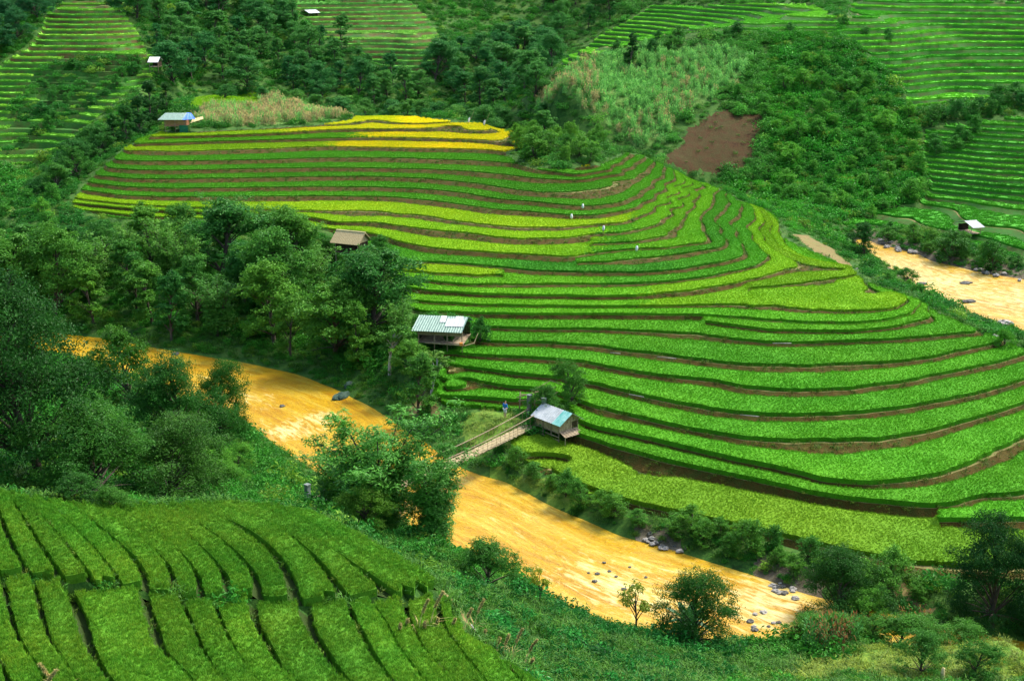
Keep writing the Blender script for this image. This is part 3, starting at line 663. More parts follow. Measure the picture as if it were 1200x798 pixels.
def stand(name, sel, hgt, tint, label, bevel=.05):
    f = np.where(sel)[0]; t = T[f]; ids, inv = np.unique(t, return_inverse=True); t2 = inv.reshape(t.shape); V = P[ids].copy()
    V[:, 2] += (hgt if hgt != .36 else np.interp(V[:, 1], [115, 150, 200], [.50, .38, .26])) * (1 + .10 * vnoise(V[:, 0], V[:, 1], .7, 19))
    E = np.concatenate([t2[:, [0, 1]], t2[:, [1, 2]], t2[:, [2, 0]]]); fi = np.tile(np.arange(len(t2)), 3)
    Es = np.sort(E, 1); key = Es[:, 0].astype(np.int64) * len(ids) + Es[:, 1]; _, ix, cnt = np.unique(key, return_index=True, return_counts=True)
    be = ix[cnt == 1]; bE = E[be]; bf_ = fi[be]
    V[np.unique(bE), 2] -= bevel
    n = len(V); low = P[ids].copy(); low[:, 2] -= .08
    VV = np.concatenate([V, low]); q1 = np.stack([bE[:, 1], bE[:, 0], bE[:, 0] + n], 1); q2 = np.stack([bE[:, 1], bE[:, 0] + n, bE[:, 1] + n], 1)
    FF = np.concatenate([t2, q1, q2]); tt = np.concatenate([tint, tint[bf_], tint[bf_]])
    o = obj_from(name, VV, FF, [M['stand']], smooth=False); a = o.data.attributes.new('tint', 'FLOAT_COLOR', 'FACE'); a.data.foreach_set('color', np.c_[tt, np.ones(len(tt))].astype(np.float32).ravel()[:4 * len(o.data.polygons)])
    o['kind'] = 'stuff'; o['label'] = label; o['category'] = 'rice'
    return V[bE[:, 0]], V[bE[:, 1]], f[bf_]
def fringe(A_, B_, F_, per_m, g, z0, z1, out=.05):
    """points along the cut edge of a stand, where drooping leaves break the edge"""
    L = np.hypot(*(B_ - A_)[:, :2].T); n = g.poisson(L * per_m); i = np.repeat(np.arange(len(L)), n); u = g.random((len(i), 1))
    q = A_[i] * (1 - u) + B_[i] * u; d = (B_ - A_)[i]; nr = np.stack([d[:, 1], -d[:, 0]], 1) / (L[i][:, None] + 1e-9)
    q[:, :2] += nr * g.uniform(-.5, 1.2, (len(i), 1)) * out; q[:, 2] += g.uniform(z0, z1, len(i)); return q, F_[i]
# rice tints
g = np.random.default_rng(3)
def rice_proto(nm, n, size, h, wd, bend, k):
    r = []
    for i in range(k):
        V, Fc = blades(n, size, h, wd, bend, g); r.append(mesh_only('%s_%d' % (nm, i), V, Fc, M['rice'], tone_rep(g, n)))
    return r
GREEN, LIGHT, DEEP, YELLOW, LIME, OLIVE = [np.array(c) for c in ((.066,.26,.009), (.132,.335,.009), (.038,.19,.011), (.56,.51,.006), (.215,.38,.008), (.125,.275,.011))]
def main_tint(lev, col):
    t = np.tile(GREEN, (len(lev), 1)); L = lev.astype(int)
    def st(m, c): t[m] = c
    st(np.isin(L, (22,23,24,25,26)), .75 * GREEN + .25 * DEEP); st(np.isin(L, (21,)), LIME); st(np.isin(L, (18,19,20)) & (col < 700), .5 * LIGHT + .5 * LIME); st(np.isin(L, (17,16)) & (col < 640), .45 * LIGHT + .55 * LIME)
    st((L == 16) & (col > 600), DEEP); st(np.isin(L, (16,15)) & (col < 600), .5 * GREEN + .5 * DEEP); st((L == 15) & (col < 590), LIME); st(np.isin(L, (13,14,12,11)) & (col < 760), .6 * GREEN + .4 * LIGHT)
    st(np.isin(L, (11,12,13)) & (col >= 760), .6 * LIGHT + .3 * LIME); st(np.isin(L, (14,15)) & (col > 700), .3 * DEEP + .7 * GREEN); st(np.isin(L, (16,17)) & (col > 780), .5 * DEEP + .5 * GREEN); st(np.isin(L, (18,19,20,21)) & (col > 740), .6 * LIGHT + .4 * GREEN)
    st(np.isin(L, (9,10)), .8 * GREEN + .2 * LIGHT); st(L == 0, OLIVE); st(L < 0, OLIVE)
    st((L >= 27) & (col > 395), YELLOW); st((L == 27) & (col <= 395), LIME); st((L == 28) & (col <= 425), .7 * GREEN + .3 * LIGHT); st((L >= 29) & (col < 470), .5 * LIME + .5 * YELLOW); st((L >= 29) & (col < 330), LIME)
    return t
def hash1(x): h = np.sin(x) * 43758.5453; return h - np.floor(h)
ctr = np.stack([cx, cy, P[T][:, :, 2].mean(1)], 1)
def tint_main(q, lev):
    t = main_tint(lev, pxcol(q) + g.normal(0, 9, len(q)) + 14 * vnoise(q[:, 0], q[:, 1], .5, 66)); h1 = hash1(lev * 12.9898); pt = vnoise(q[:, 0], q[:, 1], .12, 31) * .5 + .5
    t = t * (.86 + .24 * h1[:, None]) * (.88 + .24 * pt[:, None]); t[:, 0] *= .85 + .35 * pt; return t
sel = (TZ == 1) & (kind == 1); tn_ = tint_main(ctr[sel], TLEV[sel])
hh = np.where(ctr[:, 1].mean() > 0, .36, .36)
eA, eB, eF = stand('rice_stand', sel, .36, tn_, 'dense stand of green rice on the terraces of the middle hill')
pts, f = even(*sample_faces(sel & inview(ctr, 60), 75, g), .175); pts[:, 2] += np.interp(pts[:, 1], [115, 150, 200], [.42, .30, .19]); q, f2_ = fringe(eA, eB, eF, 7, g, -.3, -.06); v = inview(q, 60); pts = np.concatenate([pts, q[v]]); f = np.concatenate([f, f2_[v]]); n = len(pts)
tint = tint_main(pts, TLEV[f]) * g.uniform(.95, 1.2, (n, 1)); tint[:, 0] *= g.uniform(.9, 1.15, n)
sc = g.uniform(.8, 1.2, (n, 1)) * np.ones((1, 3)); rot = np.c_[g.normal(0, .08, (n, 2)), g.uniform(0, 6.283, n)]
scatter('rice_plants', rice_proto('rice_patch', 13, .18, .20, .011, .35, 6), pts, rot, sc, tint, g.integers(0, 5, n), 'green rice leaves standing over the terraces of the middle hill', 'rice')
# hilltop meadow field, flat
fm = np.zeros(len(T), bool); fm |= inside(AREA['meadow'][4], cx, cy) & (kind == 0)
pts2, f2 = sample_faces(fm, 4, g)
# foreground field
def tint_fg(q, lv):
    h1 = hash1(lv * 12.9898); pt = vnoise(q[:, 0], q[:, 1], .5, 12) * .5 + .5
    t = np.array((.080,.235,.014)) * (.88 + .22 * h1[:, None]) * (.85 + .3 * pt[:, None]); t[:, 0] *= .7 + .7 * pt; return t
sel = ((TZ == 2) | (TZ == 3)) & (kind == 1); eA, eB, eF = stand('field_rice_stand', sel, .42, tint_fg(ctr[sel], ck[sel] + 40 * TZ[sel]), 'dense stand of rice in the foreground field', .06)
pts, f = even(*sample_faces(sel & inview(ctr, 60), 260, g), .10); pts[:, 2] += .32; q, f2_ = fringe(eA, eB, eF, 4, g, -.40, -.22, .03); v = inview(q, 60); pts = np.concatenate([pts, q[v]]); f = np.concatenate([f, f2_[v]]); n = len(pts)
tint = tint_fg(pts, ck[f] + 40 * TZ[f]) * g.uniform(.9, 1.2, (n, 1)); tint[:, 0] *= g.uniform(.85, 1.25, n)
sc = g.uniform(.85, 1.2, (n, 1)) * np.ones((1, 3)); rot = np.c_[g.normal(0, .12, (n, 2)), g.uniform(0, 6.283, n)]
scatter('rice_field', rice_proto('rice_tuft', 15, .12, .20, .008, .4, 6), pts, rot, sc, tint, g.integers(0, 6, n), 'dense green rice filling the narrow foreground terraces', 'rice')
# back hills
BT = np.array([(.13,.37,.03), (.13,.36,.05), (.11,.39,.025), (.075,.35,.018), (.06,.28,.016)])
def tint_back(q, z, lev):
    h1 = hash1(lev * 78.233 + z * 3); t = BT[z - 4] * (.8 + .4 * h1[:, None]); t[:, 0] *= .8 + .5 * h1; return t
sx = vnoise(ctr[:, 0], ctr[:, 1], .06, 77)
LHW = poly([(20,112),(40,82),(100,66),(150,66),(168,74),(120,96),(80,126),(30,142),(5,136)]); LHB = poly([(165,72),(180,76),(140,104),(90,134),(40,162),(5,180),(0,172),(50,146),(110,110)])
lhm = (inside(LHW, cx, cy) & (hash1(ck * 3.7) > .6)) | inside(LHB, cx, cy)
sel = (TZ >= 4) & (kind == 1) & ~((TZ == 4) & lhm) & ~((TZ == 4) & (sx > .35) & (hash1(ck * 78.233 + TZ * 3.) > .5))
stand('distant_rice_stand', sel, .42, tint_back(ctr[sel], TZ[sel], ck[sel]), 'rice standing on the narrow terraces of the far hillsides')
pts, f = sample_faces(sel & inview(ctr, 60), 2.6, g); n = len(pts)
tint = tint_back(pts, TZ[f], ck[f]) * g.uniform(.8, 1.25, (n, 1)); pts[:, 2] += .30
pts = np.concatenate([pts, pts2]); tint = np.concatenate([tint, np.array((.22,.46,.012)) * g.uniform(.85, 1.1, (len(pts2), 1))])
n = len(pts); sc = g.uniform(.85, 1.15, (n, 1)) * np.ones((1, 3)); rot = np.c_[g.normal(0, .05, (n, 2)), g.uniform(0, 6.283, n)]
scatter('distant_rice', rice_proto('far_rice_patch', 34, .8, .30, .045, .6, 3), pts, rot, sc, tint, g.integers(0, 3, n), 'rice leaves on the narrow terraces of the far hillsides', 'rice')

# undergrowth: leafy clumps and grass tufts over all wild ground in view
def bush_proto(nm, n, R_, flat, leaf, seed, m, up=.5):
    g2 = np.random.default_rng(seed); k = 14
    c = g2.normal(size=(k, 3)); c /= np.linalg.norm(c, axis=1, keepdims=True); c[:, 2] = np.abs(c[:, 2]) * flat; c *= g2.uniform(.35, .8, (k, 1)) * R_
    i = g2.integers(0, k, n); d = g2.normal(size=(n, 3)); d /= np.linalg.norm(d, axis=1, keepdims=True); d[:, 2] = d[:, 2] * .8 + .15
    p = c[i] + d * R_ * g2.uniform(.2, .45, (n, 1)); p[:, 2] = np.maximum(p[:, 2], .02)
    V, Fc = leaf_quads(p, d + np.array([0, 0, up]) + g2.normal(0, .45, (n, 3)), leaf * g2.uniform(.6, 1.3, n), g=g2)
    tn = g2.random(k)[i] * .6 + g2.random(n) * .4
    return mesh_only(nm, V, Fc, m, np.repeat(tn, 4))
def grass_proto(nm, n, h, wd, seed, m, size=.7):
    g2 = np.random.default_rng(seed); V, Fc = blades(n, size, h, wd, 1.0, g2); return mesh_only(nm, V, Fc, m, tone_rep(g2, n))
wildf = (kind == 0) & (P[T][:, :, 2].min(1) > .06)
mids = np.stack([cx, cy, P[T][:, :, 2].mean(1)], 1); vis = inview(mids, 60)
iA = {k: np.zeros(len(T), bool) for k in AREA}
for k, ps in AREA.items():
    for q in ps: iA[k] |= inside(q, jx, jy)
open_ = iA['bare'] | iA['path'] | iA['meadow'] | iA['maizeground']
dn = np.where(cy < 75, 1.6, np.where(cy < 170, 1.1, np.where(cy < 250, .7, .38)))
cc_ = pxcol(ctr); dn = np.where((cc_ > 850) & (cc_ < 1095) & (ctr[:, 1] > 205) & (ctr[:, 1] < 320), 1.5, dn)
dn = np.where(iA['maizeground'] & (ctr[:, 1] > 235) & (pxcol(ctr) > 600), .45, dn); open_ = open_ & ~(iA['maizeground'] & (pxcol(ctr) > 600))
f_all = (wildf & vis & ~open_ & (TZ == 0)) | ((TZ == 4) & lhm & vis)
def sample_var(mask, dens, g):
    f = np.where(mask)[0]; n = g.poisson(ar[f] / 2 * dens[f]); f = np.repeat(f, n); u, v = g.random(len(f)), g.random(len(f)); s = u + v > 1; u[s], v[s] = 1 - u[s], 1 - v[s]
    q = P[T[f]]; return q[:, 0] + (q[:, 1] - q[:, 0]) * u[:, None] + (q[:, 2] - q[:, 0]) * v[:, None], f
pts, f = sample_var(f_all, dn, g)
n = len(pts); big = np.clip(g.lognormal(-.25, .4, n), .35, 2.2) * np.where(pts[:, 1] < 80, .75, np.where(pts[:, 1] > 230, 1.35, 1))
bankm = pts[:, 2] < 1.2; big[bankm] *= .6
k1 = vnoise(pts[:, 0], pts[:, 1], .09, 51) * .5 + .5
cA, cB, cC = np.array((.025,.17,.02)), np.array((.06,.27,.018)), np.array((.14,.29,.025))
tint = cA * (1 - k1[:, None]) + cB * k1[:, None]; mC = g.random(n) < .10; tint[mC] = cC
colx, rowx = pxcol(pts), pxrow(pts)
slope = (colx > 860) & (colx < 1090) & (rowx > 30) & (rowx < 270); tint[slope & ~mC] = tint[slope & ~mC] * np.array((1.1, 1.2, .9))
rt = (colx > 640) & (colx < 900) & (rowx < 210); tint[rt] = tint[rt] * .4 + .6 * np.array((.09,.30,.04))
mzt = inside(AREA['maizeground'][0], pts[:, 0], pts[:, 1]); tint[mzt] = np.array((.13,.40,.055)) * g.uniform(.8, 1.2, (mzt.sum(), 1)); big[mzt] *= .6
rb = (colx > 560) & (colx < 860) & (rowx > 690); tint[rb] = np.array((.022,.17,.022)) * g.uniform(.7, 1.25, (rb.sum(), 1))
tint = tint * g.uniform(.7, 1.3, (n, 1))
sc = big[:, None] * np.c_[np.ones((n, 2)), g.uniform(.7, 1.15, n)]
rot = np.c_[g.normal(0, .12, (n, 2)), g.uniform(0, 6.283, n)]
scatter('undergrowth', [bush_proto('leafy_clump_%d' % i, 260, .95, .8, .19, 40 + i, M['cover']) for i in range(4)], pts, rot, sc, tint, g.integers(0, 4, n), 'low leafy undergrowth covering the slopes and river banks', 'undergrowth')
# grass on wild ground, meadows and field banks
gd = np.where(cy < 80, 4.0, np.where(cy < 170, 1.6, .5)); gd = np.where(iA['path'], gd * .08, gd); gd = np.where(iA['bare'], .12, gd); gd = np.where(iA['meadow'], gd * 1.5, gd)
pts, f = sample_var(wildf & vis, gd, g)
n = len(pts); md = iA['meadow'][f]; mz = iA['maizeground'][f]
tint = np.tile(np.array((.055,.17,.014)), (n, 1)); tint[md] = (.15,.24,.025); tint[mz] = (.10,.22,.04)
lowr = md & (pts[:, 1] < 95); tint[lowr] = (.16,.24,.02)
tint = tint * g.uniform(.65, 1.3, (n, 1)); sc = g.uniform(.7, 1.3, (n, 1)) * np.ones((1, 3)); sc[md] *= np.array((1, 1, .55)); 
rot = np.c_[g.normal(0, .15, (n, 2)), g.uniform(0, 6.283, n)]
scatter('grass', [grass_proto('grass_tuft_%d' % i, 34, .5, .018, 70 + i, M['cover']) for i in range(3)], pts, rot, sc, tint, g.integers(0, 3, n), 'rough grass growing over meadows and wild ground', 'grass')
# short weeds on the terrace banks
pts, f = sample_faces(((kind == 2) | (kind == 3)) & vis & (TZ < 4), 3.2, g); n = len(pts)
tint = np.array((.07,.15,.014)) * g.uniform(.6, 1.4, (n, 1)); tint[:, 0] *= g.uniform(.7, 1.6, n)
scatter('bank_weeds', [grass_proto('weed_tuft_%d' % i, 16, .26, .02, 80 + i, M['cover'], .4) for i in range(2)], pts, np.c_[np.zeros((n, 2)), g.uniform(0, 6.283, n)], g.uniform(.6, 1.3, (n, 1)) * np.ones((1, 3)), tint, g.integers(0, 2, n), 'short weeds on the earth banks between terraces', 'weeds')
# standing maize: hillside, hilltop and lower right
def maize_proto(nm, seed, dry):
    g2 = np.random.default_rng(seed); Vs, Fs, tn = [], [], []; o = 0
    for s in range(5):
        b = np.r_[g2.uniform(-.45, .45, 2), 0]; hh = g2.uniform(1.3, 1.9)
        for k in range(9):
            z = hh * (k + 1) / 10; a = k * 2.6 + g2.uniform(-.4, .4); L = g2.uniform(.35, .6) * (1.1 - .5 * k / 9)
            d = np.array([math.cos(a), math.sin(a), 0]); sd_ = np.array([-d[1], d[0], 0]) * .05
            Vs += [b + [0, 0, z], b + d * L * .55 + [0, 0, z + .16] + sd_, b + d * L + [0, 0, z - .1 - .25 * dry], b + d * L * .55 + [0, 0, z + .16] - sd_]; Fs.append([o, o+1, o+2, o+3]); o += 4; tn += [g2.random()] * 4
        Vs += [b + [-.025, 0, 0], b + [.025, 0, 0], b + [.02, 0, hh], b + [-.02, 0, hh]]; Fs.append([o, o+1, o+2, o+3]); o += 4; tn += [.4] * 4
        Vs += [b + [0, -.05, hh], b + [.06, 0, hh + .12], b + [0, .05, hh + .3], b + [-.06, 0, hh + .12]]; Fs.append([o, o+1, o+2, o+3]); o += 4; tn += [1] * 4
    return mesh_only(nm, np.array(Vs), np.array(Fs), M['cover'], tn)
mzp = [maize_proto('maize_%d' % i, 90 + i, .5) for i in range(3)]
pts, f = sample_faces(iA['maizeground'] & vis, 1.0, g); n = len(pts); c_ = pxcol(pts)
dryv = vnoise(pts[:, 0], pts[:, 1], .1, 33) * .5 + .5 + np.where(c_ < 500, .5, np.where(c_ < 700, .0, -.35)); dr = (g.random(n) < np.clip(dryv - .1, 0, 1) * .75)
tint = np.where(dr[:, None], np.array((.36,.32,.12)), np.array((.17,.46,.09))) * g.uniform(.65, 1.2, (n, 1))
cornP = poly([(940,752),(975,735),(1030,728),(1085,730),(1090,742),(1040,752),(985,762),(945,768)])
q, f = sample_faces(inside(cornP, cx, cy), 1.5, g)
tint2 = np.where(g.random((len(q), 1)) < .6, np.array((.22,.13,.04)), np.array((.05,.20,.04))) * g.uniform(.6, 1.2, (len(q), 1))
pts = np.concatenate([pts, q]); tint = np.concatenate([tint, tint2]); n = len(pts)
scatter('maize', mzp, pts, np.c_[g.normal(0, .06, (n, 2)), g.uniform(0, 6.283, n)], g.uniform(.8, 1.15, (n, 1)) * np.ones((1, 3)), tint, g.integers(0, 3, n), 'drying maize standing in rough plots on the slopes', 'maize')
# ------------------------------------------------------------------ trees
def bark_mat(name, c1, c2):
    m, nt = mat(name); N = NT(nt); g_ = N.n('ShaderNodeTexCoord').outputs['Object']
    mp = N.n('ShaderNodeMapping'); mp.inputs['Scale'].default_value = (14, 14, 4); N.l(g_, mp.inputs[0])
    col = ramp(N, noise(N, mp.outputs[0], 1.5, 4, .7), [(.35, c1), (.65, c2)])
    p = N.n('ShaderNodeBsdfPrincipled'); N.l(col, p.inputs['Base Color']); p.inputs['Roughness'].default_value = .9
    o = N.n('ShaderNodeOutputMaterial'); N.l(p.outputs[0], o.inputs[0]); return m
M['bark'] = bark_mat('bark', (.035,.025,.015), (.09,.07,.045)); M['palebark'] = bark_mat('pale_bark', (.22,.20,.16), (.5,.47,.40))
def tubes(paths, sides=6):
    """tapered round limbs: each path is a list of (x, y, z, radius)"""
    V, Fc = [], []
    for p in paths:
        p = np.array(p, float); n = len(p); d = np.gradient(p[:, :3], axis=0); d /= np.linalg.norm(d, axis=1, keepdims=True) + 1e-9
        ref = np.where(np.abs(d[:, 2:]) > .9, np.array([[1., 0, 0]]), np.array([[0, 0, 1.]])); a = np.cross(d, ref); a /= np.linalg.norm(a, axis=1, keepdims=True) + 1e-9; b = np.cross(d, a)
        o = len(V)
        for i in range(n):
            for k in range(sides):
                t = 6.28318 * k / sides; V.append(p[i, :3] + (a[i] * math.cos(t) + b[i] * math.sin(t)) * p[i, 3])
        for i in range(n - 1):
            for k in range(sides):
                k2 = (k + 1) % sides; Fc.append([o + i * sides + k, o + i * sides + k2, o + (i+1) * sides + k2, o + (i+1) * sides + k])
    return np.array(V), np.array(Fc)
def tree_proto(nm, seed, n, leaf, shape='broad', bark='bark', crown0=.25, width=.34, lobes=14, drop=0.):
    """a tree one unit tall: trunk with limbs, crown of leaf clumps; returns (trunk mesh, crown mesh)"""
    g2 = np.random.default_rng(seed); paths = []; cen = []; rad = []
    lean = g2.normal(0, .03, 2); top = .8
    tp = lambda t: np.array([lean[0] * t * 3 + .02 * math.sin(4 * t + seed), lean[1] * t * 3 + .02 * math.cos(5 * t + seed), t])
    r0 = .022 if shape != 'slim' else .016
    if shape == 'bamboo':
        for k in range(11):
            a = g2.uniform(0, 6.28); out = g2.uniform(.08, .34); hh = g2.uniform(.7, 1.0)
            pts_ = []
            for t in np.linspace(0, 1, 7):
                rr = .03 + out * t ** 2.2; pts_.append((math.cos(a) * rr, math.sin(a) * rr, hh * (t - .16 * t ** 4), .008 * (1 - .8 * t)))
            paths.append(pts_)
            for t in np.linspace(.12, 1, 8):
                rr = .03 + out * t ** 2.2; cen.append((math.cos(a) * rr, math.sin(a) * rr, hh * (t - .16 * t ** 4))); rad.append(.06 + .055 * math.sin(3.1 * min(1, t + .1)))
    else:
        paths.append([(*tp(t), r0 * (1.25 - t)) for t in np.linspace(0, top, 6)])
        for k in range(lobes):
            t = g2.uniform(0, 1) ** .8; z = crown0 + (1 - crown0) * ((.12 if crown0 > .03 else .02) + (.8 if crown0 > .03 else .88) * t)
            w_ = width * {'broad': math.sin(math.pi * min(1, .25 + .72 * t)) ** .7, 'slim': .75 * math.sin(math.pi * (.2 + .75 * t)), 'cone': 1.1 * (1.02 - t), 'spread': .5 + .6 * t}[shape]
            a = k * 2.4 + g2.uniform(-.6, .6); rr = w_ * g2.uniform(.35, .95)
            c = np.array([math.cos(a) * rr, math.sin(a) * rr, z]) + np.r_[tp(z)[:2], 0]; cen.append(c); rad.append(width * g2.uniform(.26, .46) * (.75 if shape in ('slim', 'cone') else 1))
            s = tp(max(.12, z - rr * .9 - .08)); paths.append([(*(s + (c - s) * q + np.r_[0, 0, .02 * math.sin(3 * q)]), r0 * .5 * (1.1 - q)) for q in (0, .35, .7, 1)])
        cen.append(tp(.9)); rad.append(width * .36)
    cen, rad = np.array(cen), np.array(rad)
    V, Fc = tubes(paths, 5); tr = mesh_only(nm + '_trunk', V, Fc, M[bark], smooth=True)
    # clumps on the outside of every lobe, leaves round every clump
    K = 9; k = len(cen); d = g2.normal(size=(k * K, 3)); d /= np.linalg.norm(d, axis=1, keepdims=True); d[:, 2] = d[:, 2] * .8 + .2
    li = np.repeat(np.arange(k), K); cc = cen[li] + d * rad[li][:, None] * g2.uniform(.55, 1.05, (k * K, 1)); cc[:, 2] -= drop * np.hypot(cc[:, 0], cc[:, 1])
    wgt = rad[li] ** 2; ci = g2.choice(k * K, n, p=wgt / wgt.sum())
    e = g2.normal(size=(n, 3)); e /= np.linalg.norm(e, axis=1, keepdims=True)
    p = cc[ci] + e * (rad[li][ci] * g2.uniform(.1, .55, n))[:, None] * np.array((1, 1, .6))
    nr = d[ci] * .7 + e * .5 + np.array((0, 0, .55)) + g2.normal(0, .35, (n, 3))
    V, Fc = leaf_quads(p, nr, leaf * g2.uniform(.65, 1.35, n), asp=.5 if shape != 'bamboo' else .3, g=g2)
    tn = g2.random(k)[li][ci] * .35 + g2.random(k * K)[ci] * .4 + g2.random(n) * .25
    cr = mesh_only(nm + '_crown', V, Fc, M['leaf'], np.repeat(tn, 4))
    return tr, cr
def add_tree(kind_, proto, x, y, h, label, group=None, tint=(.03,.13,.02), wid=1., rz=None, z=None, name=None, cat='tree', sink=.1):
    r = bpy.data.objects.new(name or kind_, None); COL.objects.link(r); r.empty_display_size = .5
    r.location = (x, y, (gz(x, y) if z is None else z) - sink); r.rotation_euler = (0, 0, random.uniform(0, 6.28) if rz is None else rz); r.scale = (h * wid, h * wid, h)
    r['label'] = label; r['category'] = cat
    if group: r['group'] = group
    for nm, src in zip(('trunk', 'crown'), proto):
        c = src.copy(); c.name = nm; COL.objects.link(c); c.parent = r; c.color = rgb(tuple(np.array((1.55, 1.45, .85)) * np.array(tint)))
    return r
PB = [tree_proto('tree_a%d' % i, 200 + i, 9000, .032, 'broad', crown0=.04, width=.44, lobes=20) for i in range(4)]
PS = [tree_proto('tree_s%d' % i, 220 + i, 7000, .032, 'slim', crown0=.05, width=.36, lobes=18) for i in range(3)]
PW = [tree_proto('tree_w%d' % i, 240 + i, 8000, .032, 'bamboo') for i in range(3)]
PC = [tree_proto('tree_c%d' % i, 260 + i, 6000, .034, 'cone', crown0=.03, width=.30, lobes=16) for i in range(2)]
PBIG = [tree_proto('tree_big%d' % i, 280 + i, 26000, .018, 'broad', crown0=.10, width=.50, lobes=34) for i in range(2)]
PBAM = tree_proto('tree_bam', 290, 22000, .024, 'bamboo')
PTHIN = [tree_proto('tree_thin%d' % i, 300 + i, 1600, .045, 'spread', 'palebark', crown0=.5, width=.26, lobes=9) for i in range(2)]
PSPARSE = tree_proto('tree_sparse', 310, 700, .06, 'spread', crown0=.35, width=.42, lobes=12)
def bush_tree(nm, seed, n, leaf): return tree_proto(nm, seed, n, leaf, 'broad', crown0=.02, width=.52, lobes=24)
PBUSH = [bush_tree('shrub_%d' % i, 320 + i, 3000, .06) for i in range(3)]
PTHICK = [tree_proto('tree_thick%d' % i, 340 + i, 26000, .021, 'broad', crown0=.0, width=.50, lobes=36) for i in range(2)]
PBUSHN = [bush_tree('shrub_near_%d' % i, 330 + i, 9000, .034) for i in range(2)]
tg = np.random.default_rng(17)
def tint_of(a, b): t = tg.random(); a, b = np.array(a) * 1.25, np.array(b) * 1.25; return tuple(np.array(a) * (1 - t) + np.array(b) * t)
placed = []
def free(x, y, d):
    for q in placed:
        if (q[0] - x) ** 2 + (q[1] - y) ** 2 < (d * .5 + q[2] * .5) ** 2: return False
    placed.append((x, y, d)); return True
def allowed(x, y, z, outline):
    """tallest tree at this spot that stays under a skyline given in photo pixels"""
    c = 600 + F * x / (y * cP + (H - z) * sP); oy = np.interp(c, [o[0] for o in outline], [o[1] for o in outline])
    t = ray(c, oy); return H + t[2] / t[1] * y - z
def wood(region, n, dmin, hr, protos, label, group, name, tints, outline=None, hmin=3., tries=6000, cat='tree', wid=(1.0, 1.4)):
    lo, hi = region.min(0), region.max(0); k = 0
    for _ in range(tries):
        if k >= n: break
        x, y = tg.uniform(lo, hi)
        if not inside(region, np.array([x]), np.array([y]))[0]: continue
        z = gz(x, y)
        if z < .5: continue
        h = tg.uniform(*hr)
        if outline is not None:
            al = allowed(x, y, z, outline)
            if al < hmin: continue
            h = min(h, al * tg.uniform(.86, 1.02))
        if not free(x, y, dmin * (.6 + .4 * h / hr[1])): continue
        add_tree(name, protos[tg.integers(len(protos))], x, y, h, label, group, tint_of(*tints), tg.uniform(*wid)); k += 1
    return k
W2 = lambda pts: np.array([at(px, py, z=z)[:2] for px, py, z in pts])
# single trees of their own
def lone(px, py, top, proto, label, name='tree', tint=(.03,.13,.02), wid=1., group=None, cat='tree', dk=.35, z=None):
    b = np.array(at(px, py, z=z)) if z is not None else hit(px, py, ZF); t = ray(px, top); h = (H + t[2] / t[1] * b[1]) - b[2]
    if dk: placed.append((b[0], b[1], h * dk))
    return add_tree(name, proto, b[0], b[1], h, label, group, tint, wid, cat=cat)
lone(45, 560, 330, PBIG[0], 'huge dark green tree with a black trunk behind the foreground rice field', 'broadleaf_tree', (.013,.066,.013), .95)
lone(88, 592, 556, PBUSHN[0], 'low dark bush in front of the broad bushy tree at the field crest', 'shrub', (.02,.09,.015), 1.3, cat='shrub', dk=0)
lone(130, 598, 566, PBUSHN[1], 'low green bush at the foot of the broad bushy tree', 'shrub', (.035,.13,.018), 1.4, cat='shrub', dk=0)
lone(-30, 540, 345, PBIG[1], 'dark broad tree cut by the photo edge beside the huge dark tree', 'broadleaf_tree', (.012,.06,.013), 1.1)
lone(158, 478, 384, PB[1], 'round bright green tree standing alone in front of the river bend', 'broadleaf_tree', (.036,.125,.016), .95)
lone(218, 520, 418, PTHICK[0], 'dark round tree on the near bank with its crown over the river', 'broadleaf_tree', (.016,.085,.014), 1.0)
lone(256, 512, 424, PTHICK[1], 'smaller leaning dark tree right of the round riverside tree', 'broadleaf_tree', (.018,.09,.014), .8)
lone(120, 585, 470, PTHICK[0], 'broad mid green bushy tree right of the huge dark tree', 'broadleaf_tree', (.024,.105,.015), 1.35)
lone(195, 588, 486, PTHICK[1], 'low dense tree with rusty leaf tips behind the middle of the field crest', 'broadleaf_tree', (.026,.095,.014), 1.3)
lone(448, 642, 476, PBAM, 'big feathery bamboo clump drooping over the river above the field', 'bamboo_clump', (.042,.17,.026), 1.55, z=6.5)
lone(508, 655, 505, PBAM, 'right hand bamboo clump reaching its twigs over the yellow water', 'bamboo_clump', (.036,.15,.024), 1.1, z=6.5)
lone(400, 600, 490, PW[1], 'light airy tree with gaps beside the two bridge posts', 'broadleaf_tree', (.05,.17,.03), 1.5, z=5)
lone(435, 650, 592, PBUSHN[0], 'yellow green round bush at the foot of the bamboo clump', 'shrub', (.06,.16,.02), 1.1, cat='shrub', z=7.5)
lone(815, 756, 664, PTHICK[1], 'dark round shrub tree standing by the water behind the banana plant', 'broadleaf_tree', (.018,.085,.014), 1.0)
lone(744, 742, 680, PSPARSE, 'thin sparse sapling with bare twigs against the yellow water', 'sapling', (.13,.20,.04), .8)
lone(632, 707, 662, PSPARSE, 'small yellowing sapling at the river edge above the green bank', 'sapling', (.16,.22,.03), .7)
lone(570, 690, 628, PBUSHN[1], 'dark rounded bush on the near bank below the bamboo', 'shrub', (.03,.12,.02), 1.2, cat='shrub')
lone(975, 738, 650, PTHICK[0], 'dark dome shaped tree between the corn row and the river', 'broadleaf_tree', (.017,.08,.014), 1.05)
lone(1014, 738, 686, PBUSHN[0], 'bright leafy bush right of the dome shaped tree', 'shrub', (.06,.20,.03), 1.0, cat='shrub')
lone(1165, 735, 612, PTHICK[1], 'very dark big tree at the lower right in front of the lowest field', 'broadleaf_tree', (.012,.06,.016), .8)
